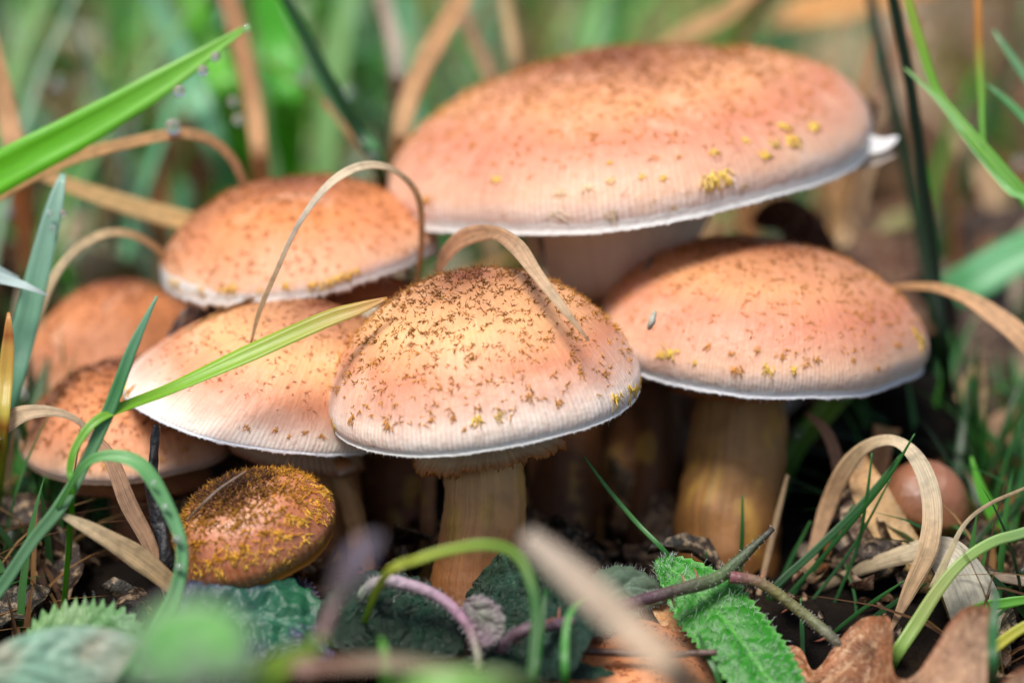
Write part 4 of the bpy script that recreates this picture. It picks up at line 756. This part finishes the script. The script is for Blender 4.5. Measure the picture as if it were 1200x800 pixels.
leaf('bramble_leaf', 'dark leaf lying flat under the bramble stem, green-black', [(520, 786, -3.4), (580, 776, -3.2), (650, 780, -3.2), (720, 790, -3.2)], 26, [(24, 50, 28), (24, 56, 34), (28, 60, 40)], 12, .08, 6, 'wetleaf', roll=-50, relief=.06, seed=11)
class Lobes:
    def __call__(s, t): return np.ones_like(t)
    def two(s, t):
        lob = lambda c: sum(a * np.exp(-((t - x) / w) ** 2) for x, a, w in c)
        lob = lambda c: sum(a * np.exp(-((t - x) / w) ** 4) for x, a, w in c); env = np.clip(t / .06, .02, 1) * np.clip((1 - t) / .1, .02, 1)
        up_ = .26 + lob([(.13, .34, .06), (.35, .8, .10), (.66, 1.02, .10), (.88, .45, .06)])
        dn = .30 + lob([(.2, .5, .07), (.45, .8, .08), (.72, .9, .08)])
        return (dn * env, up_ * env)
_l = Lobes(); _l.two = _l.two
oak = leaf('oak_leaf', 'lobed brown oak leaf lying curled in the front with a pale midrib', [(860, 815, -1.6), (930, 812, -2.0), (1000, 818, -2.8), (1080, 826, -4.2), (1160, 840, -5.6), (1220, 860, -6.6)], 92, [(150, 96, 60), (168, 112, 76), (170, 124, 92), (168, 136, 112), (160, 130, 104)], 0, 0, 5, 'litter', roll=-24, cup=-.12, relief=.07, n=130, nac=33, prof=_l, seed=12, fold=.1, crinkle=.05, tone2=(136, 88, 58), veincol=(222, 180, 140), edge=(130, 76, 42))
leaf('dead_leaf', 'dark grey curled dead leaf wedged between the tan cap and the peach cap', [(196, 400, 3.4), (230, 375, 3.5), (262, 358, 3.6), (310, 345, 3.8)], 22, [(86, 80, 82), (70, 64, 66), (50, 44, 44)], 0, 0, 5, 'litter', roll=30, relief=.04, seed=13)
leaf('dead_leaf', 'thin tan leaf edge lying along the upper slope of the peach cap', [(156, 440, 1.9), (200, 406, 2.0), (250, 374, 2.2), (310, 343, 2.4)], 7, [(214, 176, 116), (200, 156, 96), (180, 130, 80)], 0, 0, 3, 'dry', roll=40, relief=.02, seed=14)
leaf('dead_leaf', 'dark reddish dead leaf behind the shoulder of the pinkish domed cap', [(880, 262, 9.5), (920, 256, 9), (960, 300, 8.6), (1010, 340, 8.4)], 34, [(90, 34, 24), (76, 30, 22), (60, 26, 20)], 0, 0, 5, 'litter', roll=20, relief=.06, seed=15)
leaf('dead_leaf', 'pale yellowish dead leaf blurred behind the broadest cap edge', [(930, 262, 14), (950, 285, 14), (970, 300, 14), (1010, 320, 14)], 26, [(206, 190, 150), (196, 180, 130), (170, 150, 100)], 0, 0, 5, 'litter', roll=0, relief=.06, seed=16)
leaf('dead_leaf', 'olive-pale dead leaf blurred beside the tall dark stalks', [(1030, 300, 17), (1050, 272, 17), (1070, 262, 17), (1100, 240, 17)], 26, [(190, 184, 130), (180, 176, 120), (160, 150, 100)], 0, 0, 5, 'litter', roll=20, relief=.06, seed=17)
leaf('dead_leaf', 'tan dead leaf strip standing blurred right of the dark earth', [(1132, 530, 6), (1136, 490, 6), (1140, 455, 6), (1150, 420, 6)], 22, [(196, 150, 110), (206, 170, 130), (190, 150, 110)], 0, 0, 4, 'litter', roll=10, relief=.04, seed=18)
leaf('dead_leaf', 'pinkish-tan dead leaf blurred beyond the sideways dry blade', [(1110, 420, 12), (1150, 400, 12), (1190, 430, 12), (1240, 470, 12)], 44, [(190, 150, 130), (200, 166, 146), (170, 130, 100)], 0, 0, 5, 'litter', roll=-20, relief=.08, seed=19)
leaf('dead_leaf', 'brown dead leaf blurred at the end of the litter by the green blade', [(1150, 520, 7), (1180, 500, 7), (1215, 500, 7), (1260, 520, 7)], 30, [(176, 140, 110), (150, 110, 80), (130, 96, 70)], 0, 0, 5, 'litter', roll=-30, relief=.08, seed=20)
leaf('pale_leaf', 'pale grey-green broad leaf blurred in the background above the wide blade', [(60, 40, 34), (110, 55, 34), (160, 70, 34), (220, 80, 34)], 26, [(190, 200, 170), (206, 206, 186), (190, 180, 160)], 0, 0, 5, 'leaf', roll=10, relief=.1, seed=21)

# ------------------------------------------------------------------ bramble stems, twigs
def twig(name, label, pts, rad, cols, cat='twig', hair=0, thorns=0, n=60, seg=12, bumpy=.12, seed=0, hl=.07, mat='twig', hc=(214, 206, 206)):
    Q = np.array([p if isinstance(p, np.ndarray) else P(*p) for p in pts]); path = spline(Q, n)
    rr = np.interp(np.linspace(0, 1, n), np.linspace(0, 1, len(rad)), rad) * pxs(0) * .5
    V, F, at = tube(path, rr, seg, cols, bumpy, seed); o = mesh(name, V, F, M[mat], None, None, at); tag(o, label, cat)
    b = np.array([V[:, 0].mean(), V[:, 1].mean(), V[:, 2].min()]); r = np.random.default_rng(seed + 6)
    if hair:
        i = r.integers(0, len(V), hair); nn = nrm(V[i] - np.repeat(path, seg, 0)[i])
        Vh, Fh, ah = spikes(V[i], nn + r.normal(size=(hair, 3)) * .2, hl * r.uniform(.5, 1.3, hair), .0035, np.tile(np.array(lin(hc)), (hair, 1)), .3, seed)
        mesh('hairs', Vh, Fh, M['hair'], o, b, ah, kind='stuff')
    for k in range(thorns):
        i = r.integers(seg * 3, len(V) - seg * 3); nn = nrm(V[i] - np.repeat(path, seg, 0)[i])
        Vh, Fh, ah = spikes(V[i][None] - nn * .02, nn[None] + r.normal(size=(1, 3)) * .2, np.array([.22]), .03, np.array([lin((150, 90, 70))]), .3, k)
        mesh('thorn', Vh, Fh, M['twig'], o, b, ah)
    return o
twig('bramble', 'purplish hairy bramble stem lying across the front and ending in an upturned bud', [gnd(560, 800), (604, 744, -3.6), (660, 730, -3.2), (720, 713, -2.7), (790, 692, -2.2), (838, 678, -1.8), (862, 660, -1.6), (882, 641, -1.5), (906, 619, -1.4)], [10, 13, 14, 14, 14, 15, 16, 15, 6], [(120, 90, 100), (110, 80, 96), (96, 70, 80), (90, 66, 76), (84, 60, 66), (80, 100, 60), (56, 50, 44)], 'bramble', hair=700, thorns=10, seed=1, hl=.06)
twig('bramble', 'greenish bramble side stem forking off downwards behind the oak leaf', [(855, 676, -1.75), (890, 682, -1.7), (925, 706, -1.7), (955, 730, -1.8), (984, 756, -2), gnd(1010, 790)], [14, 14, 13, 13, 12, 8], [(120, 70, 76), (110, 106, 60), (96, 100, 66), (84, 70, 76), (76, 60, 70)], 'bramble', hair=300, thorns=4, seed=2, hl=.05)
twig('leaf_stalk', 'arched hairy pink-green stalk over the dark wet leaf', [gnd(395, 740), (440, 684, -2.9), (480, 686, -3), (515, 700, -3), (540, 722, -3.1), (556, 750, -3.2), (562, 790, -3.3), gnd(562, 830)], [8, 14, 15, 15, 13, 11, 9, 8], [(120, 150, 100), (150, 180, 140), (170, 150, 160), (150, 110, 130), (110, 150, 80), (150, 130, 100)], 'leaf stalk', hair=800, seed=3, hl=.09, bumpy=.05)
twig('twig', 'dark brown twig lying level above the low orange-brown cap', [(520, 752, -2.4), (600, 757, -2.5), (680, 762, -2.6), (760, 766, -2.6), (840, 764, -2.6)], [10, 9, 9, 8, 7], [(90, 60, 40), (70, 46, 34), (84, 56, 44), (100, 80, 70)], seed=4)
twig('charred_twig', 'black charred twig upright behind the curled green blade', [(184, 498, -1.2), (180, 530, -1.3), (177, 570, -1.4), (190, 620, -1.5), (200, 670, -1.6), gnd(206, 740)], [8, 13, 16, 20, 22, 20], [(26, 24, 26), (22, 20, 22), (30, 26, 26)], seed=5, bumpy=.5, n=110)
twig('twig', 'thin grey hair-like twig resting across the shaggy cap', [(219, 610, -2.1), (238, 590, -2.35), (258, 572, -2.2), (288, 552, -1.7)], [2.5, 3, 3, 2], [(110, 92, 80), (130, 110, 96)], seed=6, bumpy=.05)
b0 = P(763, 376, .2); Vt, Ft, at_ = tube(spline(np.array([P(760, 386, .35), P(764, 376, .25), P(768, 364, .45)]), 10), np.array([.02, .05, .06, .07, .07, .07, .06, .05, .04, .02]), 8, [(150, 150, 140), (170, 170, 150)], .1, 3)
tag(mesh('bark_chip', Vt, Ft, M['twig'], None, None, at_), 'tiny grey splinter stuck on the pinkish domed cap', 'splinter')
def lump(name, label, c, size, tone, cat, seed=0, amp=.25, mat='soil', flat=.8):
    n, m = 28, 44; th = np.linspace(0, np.pi, n)[:, None]; ph = np.linspace(0, 2 * np.pi, m, endpoint=False)[None]
    d = np.stack([np.sin(th) * np.cos(ph), np.sin(th) * np.sin(ph), np.cos(th) * np.ones_like(ph)], -1)
    k = 1 + amp * wob(d[..., 0] * 2, d[..., 1] * 2, d[..., 2] * 2, seed, 1.4) + .35 * amp * wob(d[..., 0] * 7, d[..., 1] * 7, d[..., 2] * 7, seed + 1, 1.8)
    V = (c + d * (k * size)[..., None] * np.array([1, 1, flat])).reshape(-1, 3)
    i = np.arange(n - 1)[:, None] * m; j = np.arange(m)[None]; j2 = (j + 1) % m
    F = np.stack([i + j, i + m + j, i + m + j2, i + j2], -1).reshape(-1, 4)
    return tag(mesh(name, V, F, M[mat], None, None, {'col': np.tile(np.array(lin(tone)), (len(V), 1))}), label, cat)
lump('earth_clod', 'black crumbly clod of earth behind the smooth brown mushroom', P(1060, 520, 6.5), 1.7, (20, 16, 14), 'earth', 1)
lump('earth_clod', 'dark earth clod in the hollow right of the pinkish domed cap', P(1010, 400, 12), 2.4, (20, 16, 14), 'earth', 2)
lump('earth_clod', 'added dark mound filling the shaded gap behind the stems of the cluster', P(640, 610, 12), 3.6, (20, 16, 14), 'earth', 3, flat=.9)  # mound added to keep the gaps under the caps dark

# ------------------------------------------------------------------ dew drops
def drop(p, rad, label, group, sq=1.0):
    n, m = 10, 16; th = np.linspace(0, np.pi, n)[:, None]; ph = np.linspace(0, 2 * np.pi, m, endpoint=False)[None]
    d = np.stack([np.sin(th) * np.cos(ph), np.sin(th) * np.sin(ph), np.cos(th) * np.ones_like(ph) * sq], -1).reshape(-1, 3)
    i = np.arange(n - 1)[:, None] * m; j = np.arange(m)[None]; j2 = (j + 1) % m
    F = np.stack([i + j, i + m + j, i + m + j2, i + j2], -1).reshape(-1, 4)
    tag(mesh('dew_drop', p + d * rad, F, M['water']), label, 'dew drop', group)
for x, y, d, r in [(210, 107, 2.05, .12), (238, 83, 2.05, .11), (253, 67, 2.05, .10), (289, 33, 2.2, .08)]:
    drop(P(x, y, d), r, 'whitened dew drop hanging under the wide bright green blade', 'dew drops under the wide green blade')
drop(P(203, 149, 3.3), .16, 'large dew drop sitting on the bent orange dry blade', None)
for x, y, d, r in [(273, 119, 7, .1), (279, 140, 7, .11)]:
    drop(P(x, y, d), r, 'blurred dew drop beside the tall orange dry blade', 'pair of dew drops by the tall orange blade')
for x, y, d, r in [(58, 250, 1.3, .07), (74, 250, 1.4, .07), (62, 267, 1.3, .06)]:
    drop(P(x, y, d), r, 'whitened dew drop on the bluish-green blade', 'dew drops on the bluish-green blade')
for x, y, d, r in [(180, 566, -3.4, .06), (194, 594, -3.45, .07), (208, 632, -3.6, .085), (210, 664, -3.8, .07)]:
    drop(P(x, y, d), r, 'whitened dew drop clinging to the curling pale green blade', 'dew drops on the curling blade')
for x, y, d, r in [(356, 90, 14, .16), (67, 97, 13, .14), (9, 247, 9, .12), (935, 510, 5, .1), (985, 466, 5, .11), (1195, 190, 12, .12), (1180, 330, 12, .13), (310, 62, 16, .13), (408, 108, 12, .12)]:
    drop(P(x, y, d), r, 'blurred dew drop whitened to glint in the grass behind', 'dew drops glinting in the background grass')
A('grass_leaf', 'blurred yellow-green blade under the pinkish domed cap', [gnd(900, 620), (930, 530, 5.2), (960, 490, 5.2), (995, 450, 5.2), (1020, 420, 5.4)], [14, 24, 28, 26, 10], [DKG, (90, 160, 50), (150, 190, 70), GRN], roll=10)

# ------------------------------------------------------------------ grass and litter too dense to count
def sward(name, label, N, xr, yr, hr, wr, palette, seed, mat, lean=.5, cat='grass', dens=None, holes=True):
    r = np.random.default_rng(seed); x = r.uniform(*xr, N * 3); y = yr[0] + (yr[1] - yr[0]) * r.uniform(0, 1, N * 3) ** 1.2
    k = 0.36 * (y + 52.3) / 2 * 1.45 + 6
    keep = np.abs(x) < k
    if dens is not None: keep &= r.random(len(x)) < dens(x / k, y)
    x, y = x[keep][:N], y[keep][:N]; n = len(x); z = ground_z(x, y)
    h = r.uniform(*hr, n) * (1 + .3 * wob(x, y, 0 * x, seed, .3)); w = r.uniform(*wr, n); a = r.uniform(0, 2 * np.pi, n); a = np.where((y < 30) & (np.sin(a) < 0), -a, a); b = np.abs(r.normal(size=n)) * lean + .08
    t_ = np.linspace(0, 1, 7); d = np.stack([np.cos(a), np.sin(a), 0 * a], 1)
    path = np.stack([x, y, z - .2], 1)[:, None] + d[:, None] * ((t_ ** 1.8)[None] * (h * b)[:, None])[..., None] + np.array([0, 0, 1.]) * ((t_[None] - .45 * np.minimum(b, 1.1)[:, None] * t_[None] ** 2.6) * h[:, None])[..., None]
    sa = a + np.pi / 2 + r.normal(size=n) * .5; s_ = np.stack([np.cos(sa), np.sin(sa), 0 * sa], 1)
    ww = w[:, None] * (np.array([.8, 1, 1, .92, .75, .45, .04]))[None]
    L = path - s_[:, None] * ww[..., None] * .5; Rr = path + s_[:, None] * ww[..., None] * .5; Mi = path + np.cross(s_, [0, 0, 1.])[:, None] * ww[..., None] * .18
    V = np.stack([L, Mi, Rr], 2).reshape(-1, 3); o = np.arange(n)[:, None, None] * 21 + np.arange(6)[None, :, None] * 3
    F = np.concatenate([(o + np.array([[[0, 1, 4, 3]]])).reshape(-1, 4), (o + np.array([[[1, 2, 5, 4]]])).reshape(-1, 4)])
    pal = np.array([lin(c) for c in palette]); pi = r.integers(0, len(pal), n)
    C = np.repeat(pal[pi] * r.uniform(.6, 1.3, (n, 1)), 21, 0)
    at = {'col': C, 'ac': np.tile([-1, 0, 1], n * 7), 'al': np.tile(np.repeat(t_, 3), n) * np.repeat(h, 21), 'sd': np.repeat(r.uniform(0, 50, n), 21)}
    o_ = mesh(name, V, F, M[mat], None, np.zeros(3), at); tag(o_, label, cat, kind='stuff')
left = lambda f, y: np.clip(.5 - 1.0 * f, .05, 1) * np.clip((y - 9) / 12 + .25, 0, 1)
sward('grass', 'dense green grass blurred behind the mushrooms', 2300, (-75, 75), (12, 150), (5, 17), (.25, .8), [(96, 180, 50), (80, 150, 50), (130, 200, 90), (120, 186, 140), (60, 110, 50), (160, 210, 130), (176, 206, 170), (50, 90, 40), (40, 80, 36)], 1, 'green', .55, dens=left)  # palest greens put the sky's sheen into the blade colour
sward('dry_grass', 'dead straw-coloured grass tangled in the blurred background', 1500, (-75, 75), (12, 150), (3, 13), (.2, .6), [(190, 140, 84), (206, 160, 110), (160, 110, 70), (214, 180, 140), (150, 90, 50)], 2, 'dry', .9)
sward('grass', 'short green grass growing low round the cluster foot', 420, (-12, 12), (3.5, 14), (1.5, 5), (.12, .35), [(60, 120, 40), (80, 140, 60), (50, 90, 36), (90, 150, 90)], 3, 'green', .7, dens=lambda f, y: (np.abs(f) > .35) * 1.0)
def litter(name, label, N, xr, yr, size, palette, seed, avoid=None):
    r = np.random.default_rng(seed); Vs, Fs, Cs = [], [], []; off = 0; pal = np.array([lin(c) for c in palette]); c_ = 0
    u = np.linspace(0, 1, 8); v = np.linspace(-1, 1, 5)
    while c_ < N:
        x, y = r.uniform(*xr), yr[0] + (yr[1] - yr[0]) * r.random() ** 1.3
        if abs(x) > 0.36 * (y + 52.3) / 2 * 1.5 + 5: continue
        if avoid and avoid(x, y): continue
        L = r.uniform(*size); a = r.uniform(0, 6.28); cu, cv, tw = r.normal() * .5, r.normal() * .5, r.normal() * .5
        U, Vv = np.meshgrid(u, v, indexing='ij'); hw = L * r.uniform(.2, .34) * np.sin(np.pi * np.clip(U, .02, .98)) ** .7 * (1 + .18 * np.sin(U * 20 + r.uniform(0, 6)))
        X_ = (U - .5) * L; Y_ = Vv * hw; Z_ = L * (cu * (U - .5) ** 2 * 1.6 + cv * (Vv * .5) ** 2 + tw * (U - .5) * Vv * .4) + L * .02 * wob(U * 8, Vv * 4, 0 * U, seed + c_, 1.5)
        pt = np.stack([X_, Y_, Z_], -1).reshape(-1, 3); Mx = np.array(Matrix.Rotation(a, 3, 'Z') @ Matrix.Rotation(r.normal() * .45, 3, 'X') @ Matrix.Rotation(r.normal() * .4, 3, 'Y'))
        pt = pt @ Mx.T; pt[:, 2] -= pt[:, 2].min() * .8; pt += np.array([x, y, float(ground_z(x, y)) + r.uniform(-.1, .5)])
        top = pt; bot = pt - np.array([0, 0, .03]); Vs.append(np.r_[top, bot]); i = (np.arange(7)[:, None] * 5 + np.arange(4)[None]).ravel()
        q = np.c_[i, i + 1, i + 6, i + 5]; Fs.append(np.r_[q, q[:, ::-1] + 40] + off); off += 80
        Cs.append(np.tile(pal[r.integers(len(pal))] * r.uniform(.5, 1.25), (80, 1))); c_ += 1
    o_ = mesh(name, np.concatenate(Vs), np.concatenate(Fs), M['litter'], None, np.zeros(3), {'col': np.concatenate(Cs)}); tag(o_, label, 'leaf litter', kind='stuff')
BRW = [(214, 196, 170), (150, 100, 70), (190, 146, 110), (120, 80, 56), (90, 60, 44), (196, 160, 130), (70, 50, 40), (180, 170, 150), (110, 96, 84)]
litter('leaf_litter', 'brown fallen leaves carpeting the ground behind the cluster', 900, (-75, 75), (9, 150), (3, 8), BRW, 1)
litter('leaf_litter', 'dark rotting leaf scraps on the soil round the stems', 260, (-12, 12), (-9, 9), (.6, 1.8), [(60, 40, 26), (44, 30, 20), (76, 50, 32), (34, 34, 26)], 2, avoid=lambda x, y: y < -.6 and -4.5 < x < 9)
litter('leaf_litter', 'dark crumbs of rotten leaf scattered on the bare soil in front', 420, (-10, 11), (-7, 3), (.25, .8), [(70, 44, 28), (50, 34, 22), (96, 66, 42), (120, 90, 60), (40, 30, 22)], 4)
sward('dry_grass', 'thin dead grass tangled low on the soil round the cluster', 260, (-13, 13), (-3, 7), (1.2, 4), (.06, .2), [(150, 110, 66), (110, 76, 46), (176, 140, 90), (90, 62, 40)], 5, 'dry', 1.2, dens=lambda f, y: (np.abs(f) > .42) * 1.0)
sward('grass', 'sparse dark green blades sprouting from the soil at the sides of the cluster', 170, (-13, 13), (-2.5, 8), (1.5, 4.5), (.08, .26), [(40, 90, 36), (56, 110, 50), (70, 120, 60), (34, 70, 30)], 6, 'green', .9, dens=lambda f, y: (np.abs(f) > .42) * 1.0)
